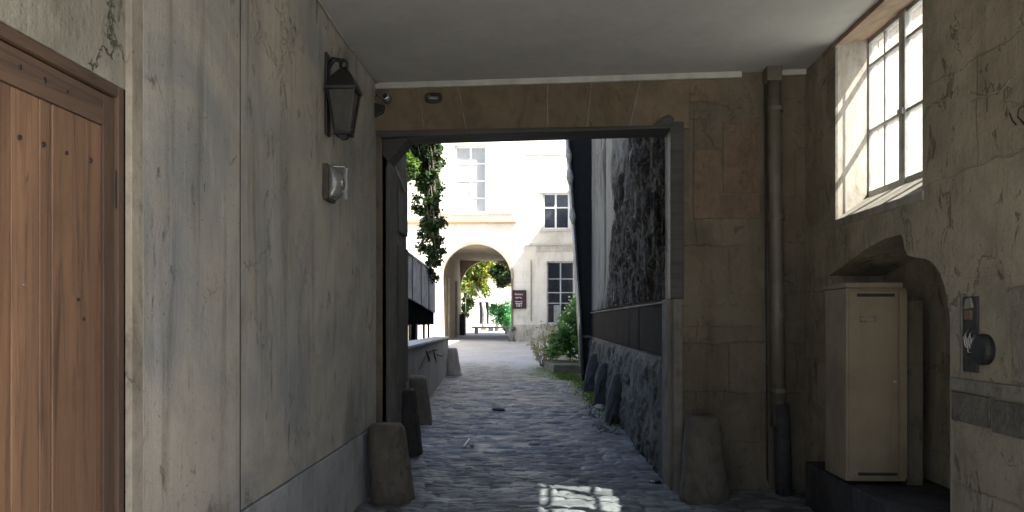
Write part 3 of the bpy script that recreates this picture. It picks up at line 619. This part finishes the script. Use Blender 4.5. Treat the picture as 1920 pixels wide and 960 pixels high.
def upper(A, B):
    k = np.searchsorted(bnd, A+.08*(fbm(B*.8, A*0+3, 3)-.5)*2)-1; near = ss(18.0, 12.5, A+1.5*(B-1.8)+5.0*(fbm(A*.7, B*.7, 3, 2)-.5))
    ridg = 1-np.abs(2*fbm(A*3.4+.8*fbm(A*2.5, B*1.6, 3, 7), B*.7, 5, 4)-1); fine = fbm(A*15, B*4.5, 4, 6); chunk = fbm(A*5.5, B*2.0, 5, 12)
    rg = np.clip(near+.25*ss(.5, .7, fbm(A*1.2, B*.6, 3, 21)), 0, 1)
    dist = np.min(np.abs(A[..., None]+.05*(fbm(B*1.4, A*0+9, 3)-.5)[..., None]*2-bnd[1:-1]), -1); seam = ss(.07, .025, dist)
    sub = np.abs(((A+.04*fbm(B, A*0, 2))/.62) % 1-.5)*2; seam2 = ss(.93, .99, sub)*(1-near)
    x = 1.40-rg*(.07*ss(.7, .95, ridg)+.07*ss(.52, .60, chunk)+.07*fine)-.03*((k % 2))+.08*seam+.03*seam2-.01*fbm(A*4, B*.4, 3)
    return x, dict(rough_part=rg, seam=np.clip(seam+seam2*.7, 0, 1))
slabgrid(7.39, 20, 1.83, 7.6, .02, .028, upper, 'peeling_slabs', M['bwall'])
MB().box(1.38, 1.48, 7.39, 20, 7.6, 10.5).build('upper_wall', M['lowwall'], BW)
for a, b in ((7.6, 9.95), (9.97, 11.0), (11.04, 12.6), (12.64, 15.0), (15.04, 19.9)):
    MB().box(1.325+.01*random.random(), 1.5, a, b, 1.2+.004*(12-a), 1.77).build('band_panel', M['bband'], BW, bevel=.012)
m = MB(); m.prism([(1.31, 1.775), (1.5, 1.775), (1.5, 1.825), (1.33, 1.80)], 'y', 7.5, 19.95); m.build('band_ledge', M['jamb'], BW, bevel=.01)
def lower(A, B):
    t = B/1.2; rg = ss(.3, .7, fbm(A*.9, B*1.5, 3, 31)); fib = fbm(A*1.2+B*2.6, A*9-B*4.5, 4, 33); ch = fbm(A*3, B*4, 4, 35)
    edge = ss(1.2, 1.02, B)
    x = 1.36-.08*(1-t)**1.2-.035*rg*fib*2*edge-.035*fbm(A*8, B*6, 5, 36)-.03*edge*ss(.5, .56, fbm(A*4.2, B*5, 5, 40))
    return x, dict(rough_part=np.clip(.45+.7*ch-.5*ss(.62, .75, fib)*ss(.4, 1.0, t), 0, 1), seam=0*x)
slabgrid(7.5, 20, -.05, 1.21, .028, .022, lower, 'battered_base', M['bwall'])
# black post at the far end and leaning pipe
a = onY(1113, 712, 19.6); 
m = MB(); z1 = 9.0
m.prism([(1.12, -.05), (1.44, -.05), (1.44-.02, z1), (.72-.10, z1)], 'y', 19.3, 20.25)
m.build('gate_post', M['post'], BW, bevel=.015)
MB().box(1.09, 1.45, 19.27, 20.27, 1.14, 1.20).build('post_band', M['jamb'], BW, bevel=.01)
P = thing('leaning_pipe', 'old patched grey pipe leaning against the black gate post', 'pipe', (1.05, 19.2, 1.4))
m = MB(); m.tube([(1.12, 19.2, 0.2), (1.06, 19.2, 1.6), (.92, 19.2, 3.6), (.82, 19.2, 5.0), (.70, 19.2, 6.8), (.62, 19.2, 8)], [.05, .05, .05, .06, .055, .05], 12); m.build('pipe', M['steel'], P, smooth=True)
for (x_, z_, r_) in ((.87, 4.25, .09), (.80, 5.25, .10), (.77, 5.8, .085)):
    m = MB(); m.tube([(x_+.02, 19.18, z_-.2), (x_, 19.17, z_), (x_-.02, 19.18, z_+.2)], [r_*.5, r_, r_*.6], 10); m.build('wrapping', M['rubble'], P, smooth=True)

# ------------------------------------------------------------------ left side of the court
LW = thing('low_wall', 'low grey rendered wall with pale coping along the left of the lane', 'wall', (-2.3, 16, 0))
A0, A1 = (-1.90, 10.2), (-2.74, 22.6)
def off(p, q, d): 
    v = Vector((q[0]-p[0], q[1]-p[1])).normalized(); n = Vector((-v.y, v.x)); return (p[0]+n.x*d, p[1]+n.y*d)
poly = [A0, A1, off(A1, (A1[0]-.84, A1[1]+12.4), .4), off(A0, A1, .4)]
MB().loft([[(x, y, -.1) for x, y in poly], [(poly[0][0], poly[0][1], 1.17), (poly[1][0], poly[1][1], 1.04), (poly[2][0], poly[2][1], 1.04), (poly[3][0], poly[3][1], 1.17)]]).build('wall', M['lowwall'], LW)
p2 = [(A0[0]+.03, A0[1]-.03), (A1[0]+.03, A1[1]+.03), (A1[0]-.44, A1[1]+.0), (A0[0]-.44, A0[1]-.05)]
MB().loft([[(p2[i][0], p2[i][1], (1.173, 1.043)[i in (1, 2)]) for i in range(4)], [(p2[i][0], p2[i][1], (1.225, 1.095)[i in (1, 2)]) for i in range(4)]]).build('coping', M['coping'], LW, bevel=.01)
m = MB()
def wl(px, py):   # point on the wall's face
    c_, s_ = math.cos(YAW), math.sin(YAW); a = (px-960)/F; d = Vector((a*c_-s_, a*s_+c_, (600-py)/F))
    n = Vector((12.4, .84, 0)).normalized(); t = (Vector((*A0, 0)).dot(n)-.0)/d.dot(n); return Vector((0, 0, EYE))+d*t*.999
for pts, r in (([(786, 692), (790, 682), (795, 672), (800, 664)], .02), ([(798, 658), (803, 670), (805, 678)], .035), ([(812, 655), (815, 668), (818, 680)], .025), ([(800, 660), (812, 655), (820, 656)], .03), ([(818, 664), (828, 668), (834, 662)], .015)):
    m.tube([wl(a, b) for a, b in pts], [r*.6]+[r]*(len(pts)-2)+[r*.3], 5)
m.build('painted_scrawl', M['paint_black'], LW)
# fence posts on the low wall
ps = [((-2.35+.06, 17.0)), ((-2.46, 18.2)), ((-2.54, 19.4)), ((-2.62, 20.6))]
for (x, y_), lb in zip([(-2.93, 16.9), (-3.04, 18.5), (-3.12, 20.2), (-3.2, 21.6)], ('leftmost', 'second from the left', 'third from the left', 'rightmost')):
    MB().tube([(x, y_, 0), (x, y_, 1.5)], .035, 8).build('fence_post', M['iron'], loc=(x, y_, 0), smooth=True, label='short dark post under the zinc balcony, %s of four' % lb, cat='post', group='posts under the balcony')
BL = thing('zinc_balcony', 'blue grey zinc clad balcony overhanging the low wall on the left', 'balcony', (-4.2, 19, 0))
m = MB(); y0, y1 = 15.6, 21.6; n = 9
for k in range(n):
    a, b = y0+(y1-y0)*k/n, y0+(y1-y0)*(k+1)/n; dd = .02*(k % 2)
    xa, xb = -3.0-.0*a, -3.0
    def zb(y): return 2.22-.42*((y-15.6)/6)
    def zt(y): return 3.16-.24*((y-15.6)/6)
    m.loft([[(-3.0+dd, a+.02, zb(a)), (-3.0+dd, b-.02, zb(b)), (-3.0+dd, b-.02, zt(b)), (-3.0+dd, a+.02, zt(a))], [(-3.08, a+.02, zb(a)), (-3.08, b-.02, zb(b)), (-3.08, b-.02, zt(b)), (-3.08, a+.02, zt(a))]])
m.build('zinc_panels', M['zinc'], BL, bevel=.006)
m = MB(); m.tube([(-2.99, y_, 3.19-.24*((y_-15.6)/6)) for y_ in (15.6, 18, 20, 21.62)], .035, 8); m.build('handrail', M['steel'], BL, smooth=True)
MB().loft([[(-3.04, 15.6, 1.47), (-3.04, 21.58, 1.47), (-3.04, 21.58, 1.84), (-3.04, 15.6, 2.3)], [(-6.5, 15.6, 1.47), (-6.5, 21.58, 1.47), (-6.5, 21.58, 1.84), (-6.5, 15.6, 2.3)]]).build('underside', M['under'], BL)
for yy in (16.0, 21.3):
    for xx in (-3.6, -6.2): MB().box(xx-.08, xx+.08, yy-.08, yy+.08, -.05, 1.48).build('leg', M['under'], BL)
MB().box(-6.5, -3.1, 15.62, 21.55, 2.31, 2.36).build('deck', M['under'], BL)
# added wall standing in for the sunlit ground seen under the balcony
MB().box(-9.5, -6.0, 30, 30.3, 0, 1.9).build('sunlit_ground_panel', M['terracotta'], loc=(-7, 30, 0), label='low added terracotta wall standing in for sunlit ground under the zinc balcony', cat='wall')

def leaves(n, sample, size, seed=0, up=.3, hang=0):
    r = np.random.default_rng(seed); P = sample(n, r); n = len(P)
    d = r.normal(size=(n, 3)); d[:, 2] = d[:, 2]*.7-hang; d /= np.linalg.norm(d, axis=1)[:, None]
    w = r.normal(size=(n, 3)); s = np.cross(d, w); s /= np.linalg.norm(s, axis=1)[:, None]; nn = np.cross(d, s)
    sz = size*(.6+.8*r.random(n))[:, None]
    a = P; b = P+d*sz*.5+s*sz*.36+nn*sz*.1; c_ = P+d*sz; e = P+d*sz*.5-s*sz*.36+nn*sz*.1
    V = np.stack([a, b, c_, e], 1).reshape(-1, 3); i = np.arange(n)*4
    F_ = np.concatenate([np.stack([i, i+1, i+2], 1), np.stack([i, i+2, i+3], 1)]); return V, F_
def clumps(centers, radii, dens=1.0, shell=.5):
    C = np.array(centers, float); Rr = np.array(radii, float)
    if Rr.ndim == 1: Rr = np.stack([Rr]*3, 1)
    w = (Rr[:, 0]*Rr[:, 1]*Rr[:, 2])**.6; w /= w.sum()
    def f(n, r):
        k = r.choice(len(C), n, p=w); d = r.normal(size=(n, 3)); d /= np.linalg.norm(d, axis=1)[:, None]
        return C[k]+d*Rr[k]*(r.random(n)**shell)[:, None]
    return f
# tree whose crown hangs over the wall on the left
def tree(label, x, y_, z0, th, tr, crown, rad, nl, ls, leafmat, barkmat, seed, branches=7, group=None, extra=None, ncl=40, squash=.8):
    rr = random.Random(seed); T = thing('tree', label, 'tree', (x, y_, z0), group)
    m = MB(); top = Vector((x+rr.uniform(-.2, .2), y_+rr.uniform(-.2, .2), z0+th))
    m.tube([(x, y_, z0-.1), (x+.03, y_, z0+th*.15), (x+.06*rr.random(), y_, z0+th*.5), top], [tr*1.5, tr, tr*.85, tr*.7], 10)
    cs = []
    for k in range(ncl):
        a = rr.random()*6.28; q = rr.random()**.5; h = rr.uniform(-1, 1); cs.append((crown[0]+rad*q*math.cos(a), crown[1]+rad*q*math.sin(a)*.8, crown[2]+rad*squash*h*math.sqrt(max(0, 1-q*q*.7))))
    if extra: cs += extra
    for k in range(branches):
        e = Vector(rr.choice(cs)); mid = top.lerp(e, .5)+Vector((0, 0, .25*rr.random())); m.tube([top-Vector((0, 0, .2)), mid, e], [tr*.5, tr*.3, tr*.08], 7)
    m.build('trunk', barkmat, T, smooth=True)
    V, F_ = leaves(nl, clumps(cs, [rad*rr.uniform(.14, .30) for _ in cs], shell=.6), ls, seed)
    raw('crown', V, F_, leafmat, T, smooth=False); return T
tree('leafy green tree rising above the zinc balcony', -5.4, 19.5, 0, 5.0, .16, (-4.25, 20.8, 6.2), 1.3, 11000, .12, M['treeleaf'], M['bark'], 3)
# hanging ivy
IV = thing('hanging_ivy', 'curtain of dark green ivy hanging down beside the bright facade', 'ivy', (-3.0, 20.6, 3.0))
rr = random.Random(5); strands = []
for k in range(34):
    x = -2.80-abs(rr.gauss(0, .30)); y_ = 20.6+rr.uniform(-.5, .5); zt = 7.6+rr.random()*.6; L_ = rr.uniform(3.3, 4.9) if x > -3.2 else rr.uniform(1.8, 3.8)
    pts = [(x+.06*math.sin(q*2.1+k)+.05*q*rr.uniform(-.5, .5), y_+.05*math.cos(q*1.7+k), zt-L_*q/6) for q in range(7)]; strands.append(pts)
m = MB()
for p in strands: m.tube(p, [.014]*6+[.004], 5)
m.tube([(-2.9, 20.6, 8.4), (-2.85, 20.55, 6.5), (-2.95, 20.6, 4.6), (-2.85, 20.6, 3.4)], [.05, .04, .03, .02], 7); m.build('stem', M['bark'], IV, smooth=True)
cs = [q for p in strands for q in p]; V, F_ = leaves(21000, clumps(cs, [.15]*len(cs), shell=.7), .09, 9, hang=.5); raw('foliage', V, F_, M['ivy'], IV, smooth=False)

# ------------------------------------------------------------------ far building with the round arch
YF_ = 40.0; K_ = YF_/1400
fx = lambda px: (px-1010)*K_*1.0
fz = lambda py: EYE+(600-py)*K_
FB = thing('courtyard_house', 'cream courtyard house with a round carriage arch at the end of the lane', 'house', (-2, YF_, .5))
ax0, ax1 = fx(828), fx(959); acx = (ax0+ax1)/2; ar = (ax1-ax0)/2; az = fz(457)-ar
holes = [(fx(852), fx(912), fz(398), fz(272)), (fx(1018), fx(1068), fz(430), fz(362)), (fx(1025), fx(1077), fz(607), fz(490)), (ax0, ax1, 0, az+ar+.02)]
As = [-16, 9]; Zs = [0, 14]
for a, b, c_, e in holes: As += [a, b]; Zs += [c_, e]
m = MB(); cells(m, 'x', As, Zs, lambda a, z: any(h[0] < a < h[1] and h[2] < z < h[3] for h in holes), YF_, YF_+.45)
N = 32
for k in range(N):
    t0, t1 = math.pi-math.pi*k/N, math.pi-math.pi*(k+1)/N
    p0 = (acx+ar*math.cos(t0), az+ar*math.sin(t0)); p1 = (acx+ar*math.cos(t1), az+ar*math.sin(t1))
    m.prism([p0, p1, (p1[0], az+ar+.02), (p0[0], az+ar+.02)], 'y', YF_, YF_+.45)
m.build('wall', M['facade'], FB)
m = MB()
for k in range(N):
    t0, t1 = math.pi-math.pi*k/N, math.pi-math.pi*(k+1)/N; q = lambda t, r: (acx+r*math.cos(t), az+r*math.sin(t))
    m.prism([q(t0, ar-.015), q(t1, ar-.015), q(t1, ar+.14), q(t0, ar+.14)], 'y', YF_-.05, YF_+.02)
m.build('arch_moulding', M['archin'], FB)
MB().box(ax1-.02, ax1+.10, YF_-.045, YF_+.1, .4, az).build('arch_jamb', M['brownjamb'], FB)
# passage inside
m = MB(); m.box(ax0-.5, ax0-.003, YF_+.45, 50, 0, 6.2).box(ax1+.003, ax1+.5, YF_+.45, 50, 0, 6.2); m.build('passage_wall', M['archin'], FB)
MB().box(ax0-.4, ax1+.4, YF_+.45, 50, az+ar-.15, 6.3).build('passage_ceiling', M['archin'], FB)
m = MB(); r2 = ar; bx = acx
for k in range(24):
    t0, t1 = math.pi-math.pi*k/24, math.pi-math.pi*(k+1)/24
    p0 = (bx+r2*math.cos(t0), az-.1+r2*math.sin(t0)); p1 = (bx+r2*math.cos(t1), az-.1+r2*math.sin(t1)); m.prism([p0, p1, (p1[0], 6.2), (p0[0], 6.2)], 'y', 49.6, 50)
m.build('inner_arch', M['archin'], FB)
for yy in (42.5, 46.5): MB().box(ax0-.002, ax0+.12, yy, yy+.5, .4, az+.2).build('pilaster', M['archin'], FB, bevel=.02)
MB().box(ax0, ax0+.34, 49.0, 49.8, .5, 2.0).build('inner_guard', M['guard_dark'], FB, bevel=.05)
# roof and rear mass
MB().box(-16, 9, YF_-.4, 50.4, 14, 14.3).build('roof', M['zinc'], FB)
m = MB(); m.box(-16, ax0-.5, YF_+.5, 50, 0, 14).box(ax1+.5, 9, YF_+.5, 50, 0, 14).box(ax0-.5, ax1+.5, YF_+.5, 50, 6.3, 14); m.build('rear_mass', M['facade'], FB)
MB().box(ax1+.12, 6, YF_-.03, YF_+.02, .35, 1.35).build('plinth', M['plinth'], FB, bevel=.01)
MB().box(fx(815), ax0-.02, YF_-.03, YF_+.02, .35, 1.2).build('plinth', M['plinth'], FB, bevel=.01)
MB().box(fx(820), fx(962), YF_-.09, YF_+.02, fz(400.5), fz(398)).build('string_course', M['corn'], FB)
MB().prism([(YF_-.16, fz(416)), (YF_+.02, fz(420)), (YF_+.02, fz(413)), (YF_-.16, fz(413))], 'x', -16, fx(968)).build('cornice', M['tan'], FB)
MB().box(fx(985), fx(1062), YF_-.06, YF_+.02, fz(291), fz(288.5)).build('string_course', M['corn'], FB)
MB().box(fx(986), 6, YF_-.08, YF_+.02, fz(460), fz(457)).build('string_course', M['corn'], FB)
MB().box(fx(1005), 6, YF_-.03, YF_+.02, fz(472), fz(462)).build('frieze', M['plinth'], FB, bevel=.01)
m = MB(); m.tube([(fx(996), YF_-.05, fz(602)), (fx(996), YF_-.05, fz(488))], .035, 6); m.build('drain_pipe', M['archin'], FB)
def window(x0, x1, z0, z1, cols, rows, gl, fr=.09, depth=.18, name='window', fm='white', bar=.05):
    f = MB(); y0, y1 = YF_+depth, YF_+depth+.07
    f.box(x0, x0+fr, y0, y1, z0, z1).box(x1-fr, x1, y0, y1, z0, z1).box(x0+fr, x1-fr, y0, y1, z1-fr, z1).box(x0+fr, x1-fr, y0, y1, z0, z0+fr)
    for c_ in cols: f.box(x0+(x1-x0)*c_-bar, x0+(x1-x0)*c_+bar, y0+.005, y1-.005, z0+fr, z1-fr)
    for r_ in rows: f.box(x0+fr, x1-fr, y0+.01, y1-.01, z0+(z1-z0)*r_-bar*.7, z0+(z1-z0)*r_+bar*.7)
    w = f.build(name, M[fm], FB); MB().box(x0+.02, x1-.02, y0+.03, y0+.04, z0+.02, z1-.02).build('pane', M[gl], w)
    MB().box(x0-.12, x1+.12, YF_-.1, YF_+.15, z0-.12, z0-.002).build('sill', M['corn'], w, bevel=.01)
    return w
h = holes[0]; w1 = window(h[0], h[1], h[2], h[3], [.5], [.22, .48, .74], 'paleglass', .1)
h = holes[1]; w2 = window(h[0], h[1], h[2], h[3], [.48], [.6], 'darkglass', .09, depth=.1)
MB().box(h[0]-.16, h[1]+.05, YF_-.08, YF_-.002, h[3], h[3]+.12).build('lintel', M['corn'], w2)
h = holes[2]; w3 = window(h[0], h[1], h[2], h[3], [.5], [.33, .5, .72], 'darkglass', .08, bar=.035, fm='coping')
MB().box(h[0]+.38, h[0]+.75, YF_+.14, YF_+.17, h[2]+.05, h[2]+1.0).build('curtain', M['wframe'], w3)
# sign
sx0, sx1, sz0, sz1 = fx(962), fx(986), fz(578), fz(545)
SG = thing('wall_sign', 'dark maroon notice board with white lettering beside the arch', 'sign', ((sx0+sx1)/2, YF_, sz0))
MB().box(sx0, sx1, YF_-.08, YF_-.055, sz0, sz1).build('board', M['maroon'], SG, bevel=.006)
m = MB(); e = .025
m.box(sx0-e, sx1+e, YF_-.1, YF_-.052, sz1, sz1+e).box(sx0-e, sx1+e, YF_-.1, YF_-.052, sz0-e, sz0).box(sx0-e, sx0, YF_-.1, YF_-.052, sz0, sz1).box(sx1, sx1+e, YF_-.1, YF_-.052, sz0, sz1); m.build('frame', M['iron'], SG)
def text(body, x, z, size, sxx=1.0):
    cu = bpy.data.curves.new('lettering', 'FONT'); cu.body = body; cu.size = size; cu.extrude = .003; cu.align_x = 'CENTER'
    o = bpy.data.objects.new('lettering', cu); link(o); o.rotation_euler = (R(90), 0, 0)
    me = bpy.data.meshes.new_from_object(o); bpy.data.objects.remove(o); o = link(bpy.data.objects.new('lettering', me)); me.materials.clear(); me.materials.append(M['litter'])
    me.transform(Matrix.Rotation(R(90), 4, 'X') @ Matrix.Diagonal((sxx, 1, 1, 1))); o.parent = SG; o.location = Vector((x, YF_-.085, z))-WL[SG]
smx = (sx0+sx1)/2-.03; text('Ferment', smx, sz1-.24, .15, .85); text('ovrts,', smx, sz1-.42, .16, .95); text('TIIIT', smx, sz0+.08, .30, .62)
MB().box(smx-.22, smx+.2, YF_-.086, YF_-.081, sz0+.355, sz0+.375).build('rule', M['litter'], SG)
# guard stone and bench at the arch
m = MB(); m.tube([(fx(962), YF_-.15, .2), (fx(958), YF_-.2, 1.0), (fx(966), YF_-.1, 1.18)], [.2, .14, .10], 10)
tag(m.build('arch_guard', M['ledge'], smooth=True, loc=(fx(962), YF_, .5)), 'pale curved guard stone at the right foot of the carriage arch', 'guard stone')
BN = thing('stone_bench', 'long low stone bench seen through the carriage arch', 'bench', (-3, 51.5, .7))
MB().box(-4.6, -1.9, 51.2, 51.7, 1.02, 1.14).build('seat', M['coping'], BN, bevel=.02)
for x in (-4.3, -2.2): MB().box(x-.12, x+.12, 51.25, 51.65, .5, 1.02).build('leg', M['coping'], BN, bevel=.02)
# wing on the right that throws the diagonal shade
WG = thing('side_wing', 'tall side wing bounding the courtyard on the right behind the bush', 'building', (5, 30, 0))
MB().box(2.65, 7.5, 19.4, 39.95, -.1, 9.75).build('wall', M['facade'], WG); MB().box(2.55, 7.6, 20.2, 39.9, 9.75, 9.85).build('roof', M['zinc'], WG)
for yy in (24, 28.5, 33):
    f = MB().box(2.60, 2.66, yy, yy+1.2, 1.5, 3.6); w = f.build('window', M['white'], WG); MB().box(2.585, 2.599, yy+.08, yy+1.12, 1.58, 3.52).build('pane', M['darkglass'], w)

# ------------------------------------------------------------------ second courtyard behind the arch
T1 = tree('pale forked tree with orange and green leaves behind the arch', -4.4, 60, .85, 2.6, .2, (-5.3, 61, 5.6), 2.9, 12000, .26, M['autumn'], M['palebark'], 21, ncl=60, squash=.6)
T2 = tree('dark leaved tree overhanging the right of the arch view', -1.2, 55, .75, 2.6, .16, (-2.2, 55.5, 5.0), 1.45, 9000, .2, M['darkleaf'], M['bark'], 22, ncl=36)
T3 = tree('light green young tree at the left of the arch view', -7.4, 63, .85, 1.8, .12, (-7.3, 63, 3.6), 1.8, 6000, .2, M['treeleaf'], M['palebark'], 23, ncl=40, squash=1.1)
BU = thing('bush', 'round bright green bush behind the right side of the arch', 'bush', (-2.6, 57, .8))
m = MB(); 
for k in range(6): m.tube([(-2.6, 57, .75), (-2.6+.5*math.cos(k), 57+.4*math.sin(k), 1.8)], [.03, .01], 5)
m.build('stem', M['bark'], BU); cs = [(-2.6+random.gauss(0, .45), 57+random.gauss(0, .4), 1.9+random.gauss(0, .65)) for _ in range(30)]
V, F_ = leaves(6000, clumps(cs, [.4]*30), .13, 31); raw('foliage', V, F_, M['mintleaf'], BU, smooth=False)
PV = thing('garden_house', 'pale house glimpsed behind the trees through the arch', 'house', (-6, 74, .85))
m = MB(); cells(m, 'x', [-18, -9.3, -8.1, -6.0, -4.9, -2.2, -1.2, 8], [.5, 1.2, 3.4, 6.2], lambda a, z: z > 1.2 and z < 3.4 and (-9.3 < a < -8.1 or -6.0 < a < -4.9 or -2.2 < a < -1.2), 74, 74.4); m.build('wall', M['street'], PV)
for a, b in ((-9.3, -8.1), (-6, -4.9), (-2.2, -1.2)):
    w = MB().box(a, a+.08, 74.1, 74.18, 1.2, 3.4).box(b-.08, b, 74.1, 74.18, 1.2, 3.4).box((a+b)/2-.04, (a+b)/2+.04, 74.1, 74.18, 1.2, 3.4).build('window', M['white'], PV); MB().box(a, b, 74.2, 74.22, 1.2, 3.4).build('pane', M['darkglass'], w)
MB().box(-18.2, 8.2, 73.6, 82, 6.2, 6.4).build('roof', M['coping'], PV)
MB().box(-18, 8, 81.6, 82, .5, 6.2).build('rear_wall', M['street'], PV)
for x, h_, lb in ((-3.75, 1.9, 'left, taller'), (-3.25, 1.45, 'right, shorter')):
    P = thing('stone_pedestal', 'pale stone pedestal beyond the bench, the %s of two' % lb, 'pedestal', (x, 58.5, .8), 'pedestals behind the bench')
    MB().box(x-.2, x+.2, 58.3, 58.7, .7, .95).build('base', M['coping'], P, bevel=.02); MB().loft([[(x+s*a, 58.5+s*b, z) for a, b in ((-1, -1), (1, -1), (1, 1), (-1, 1))] for z, s in ((.95, .15), (.8+h_-.1, .12), (.8+h_-.1, .18), (.8+h_, .18))]).build('shaft', M['coping'], P)
LP = thing('lamp_post', 'slim iron lamp post standing in the garden behind the arch', 'lamp post', (-5.6, 57, .8))
m = MB(); m.tube([(-5.6, 57, .7), (-5.6, 57, 3.4)], [.045, .03], 8); m.build('pole', M['iron'], LP, smooth=True); MB().loft([[(-5.6+s*a, 57+s*b, z) for a, b in ((-1, -1), (1, -1), (1, 1), (-1, 1))] for z, s in ((3.4, .08), (3.65, .14), (3.68, .17), (3.8, .03))]).build('lantern', M['lglass'], LP)

# ------------------------------------------------------------------ planting on the right of the court
PL = MB(); PL.loft([[(x, y, z) for x, y in ((.45, 22.6), (2.5, 22.4), (2.5, 25.6), (.1, 25.4))] for z in (-.05, .26)]); PL = PL.build('stone_planter', M['planter'], loc=(1.2, 24, 0), bevel=.05, seg=3, label='low mossy stone planter edge under the green bush', cat='planter')
BU = thing('bush', 'dense green bush growing from the mossy planter by the tall window', 'bush', (1.4, 24, .4))
rr = random.Random(8); cs = []
for k in range(70):
    t = rr.random(); x = 1.5+rr.uniform(-1.15, .8)*(1-.58*t)+.15*t; cs.append((x, 24.2+rr.uniform(-.8, .9), .5+1.75*t))
m = MB()
for k in range(14): e = cs[k*4]; m.tube([(1.4+.1*math.cos(k), 24.1+.1*math.sin(k), .35), ((1.4+e[0])/2, e[1], e[2]*.6), e], [.03, .018, .006], 5)
m.build('stem', M['bark'], BU, smooth=True)
V, F_ = leaves(13000, clumps(cs, [.27]*len(cs), shell=.6), .10, 41); raw('foliage', V, F_, M['bushleaf'], BU, smooth=False)
V, F_ = leaves(260, clumps([c_ for c_ in cs if c_[2] > 1.5], [.33]*len([c_ for c_ in cs if c_[2] > 1.5]), shell=.2), .09, 42); raw('blossom', V, F_, M['petal'], BU, smooth=False)
DS = thing('dry_shrub', 'sparse pale dry shrub at the left end of the planter', 'shrub', (.3, 25, .1))
m = MB(); cs = []
for k in range(30):
    a = rr.random()*6.28; h_ = rr.uniform(.5, 1.35); e = Vector((.25+.55*math.cos(a)*rr.random()+rr.uniform(-.2, .3), 25+.4*math.sin(a), .1+h_)); b = Vector((.3+.25*math.cos(a), 25+.2*math.sin(a), .05))
    m.tube([b, b.lerp(e, .5)+Vector((.03, 0, .08)), e], [.009, .006, .003], 4); cs += [tuple(e), tuple(b.lerp(e, .7)), tuple(b.lerp(e, .4))]
m.build('stem', M['bark'], DS); V, F_ = leaves(1500, clumps(cs, [.13]*len(cs)), .07, 43); raw('foliage', V, F_, M['dry'], DS, smooth=False)
# weeds and moss along the right edge
def gs(n, r):
    y_ = 11+r.random(n)**.55*13; x = np.where(r.random(n) < .85, 1.27-np.abs(r.normal(size=n))*.12, 1.05+r.normal(size=n)*.12); x = np.where(y_ < 20, np.minimum(x, 1.27), x-.1-.5*r.random(n))
    return np.stack([x, y_, gz(y_)+0*y_+.0], 1)
V, F_ = leaves(7500, gs, .036, 51, hang=-1.6); raw('grass', V, F_, M['grass'], smooth=False, kind='stuff', label='thin moss and weeds along the right edge of the lane', cat='grass')

# ------------------------------------------------------------------ small litter on the lane
def flake(x, y_, z, a, b, h_, ang, mat, name, label, cat, grp=None, n=9, seed=0):
    rr = random.Random(seed); pts = [(math.cos(t)*a*(.7+.5*rr.random()), math.sin(t)*b*(.7+.5*rr.random())) for t in [2*math.pi*k/n for k in range(n)]]
    ca, sa = math.cos(ang), math.sin(ang); R_ = lambda p, s: (x+s*(p[0]*ca-p[1]*sa), y_+s*(p[0]*sa+p[1]*ca))
    m = MB().loft([[(*R_(p, .9), z) for p in pts], [(*R_(p, 1), z+h_*.5) for p in pts], [(*R_(p, .55), z+h_) for p in pts]])
    return m.build(name, mat, loc=(x, y_, z), label=label, cat=cat, group=grp)
def onZ(px, py, z=.02):
    c_, s_ = math.cos(YAW), math.sin(YAW); a = (px-960)/F; d = Vector((a*c_-s_, a*s_+c_, (600-py)/F)); t = (z-EYE)/d.z; return Vector((0, 0, EYE))+d*t
a, b = onZ(870, 838), onZ(880, 825)
m = MB(); m.tube([(a.x, a.y, .03), (b.x, b.y, .035)], .011, 8); tag(m.build('litter_stick', M['litter'], loc=(a.x, a.y, .02)), 'small white stick lying on the cobbles left of centre', 'litter')
p = onZ(885, 833); flake(p.x, p.y, .01, .03, .06, .02, .3, M['rubble'], 'paper_scrap', 'grey crumpled scrap just right of the white stick', 'litter', seed=2)
p = onZ(1003, 832); flake(p.x, p.y, .01, .075, .07, .035, .2, M['rubble'], 'loose_stone', 'flat pale stone lying alone on the middle of the cobbles', 'stone', seed=3)
p = onZ(935, 767); flake(p.x, p.y, .01, .12, .14, .03, .2, M['guard_dark'], 'loose_stone', 'flat dark stone on the cobbles farther up the lane', 'stone', seed=4)
p = onZ(1229, 902); flake(p.x, p.y, .01, .055, .07, .02, -.4, M['iron'], 'drain_cap', 'small black iron cap on the floor near the right jamb', 'cap', seed=5)
a, b = onZ(976, 673), onZ(984, 657)
m = MB(); m.tube([(a.x, a.y, .12), (b.x, b.y, .18)], .05, 6); tag(m.build('kerb_stick', M['litter'], loc=(a.x, a.y, .05)), 'white painted kerb piece at the left tip of the planted strip', 'kerb')
p = onZ(1124, 766); flake(p.x, p.y, .0, .10, .2, .09, .1, M['ledge'], 'rubble_piece', 'largest pale piece of rubble between the two nearest black guard stones', 'rubble', seed=6)
def rs(n, r): 
    y_ = 10.6+r.random(n)**1.3*3.4; return np.stack([1.12-.10*(y_-10.6)/3*0-r.random(n)*.28+.0*y_, y_, 0*y_+.012], 1)
V, F_ = leaves(420, rs, .055, 61); raw('rubble', V, F_, M['rubble'], smooth=False, kind='stuff', label='pale crumbs of fallen render beside the black guard stones', cat='rubble')

# ------------------------------------------------------------------ street behind the camera and houses left of the court
ST = thing('street_house', 'pale house across the street behind the passage entrance', 'house', (0, -22, 0))
MB().box(-16, 16, -22.5, -22, 0, 7).build('wall', M['street'], ST)
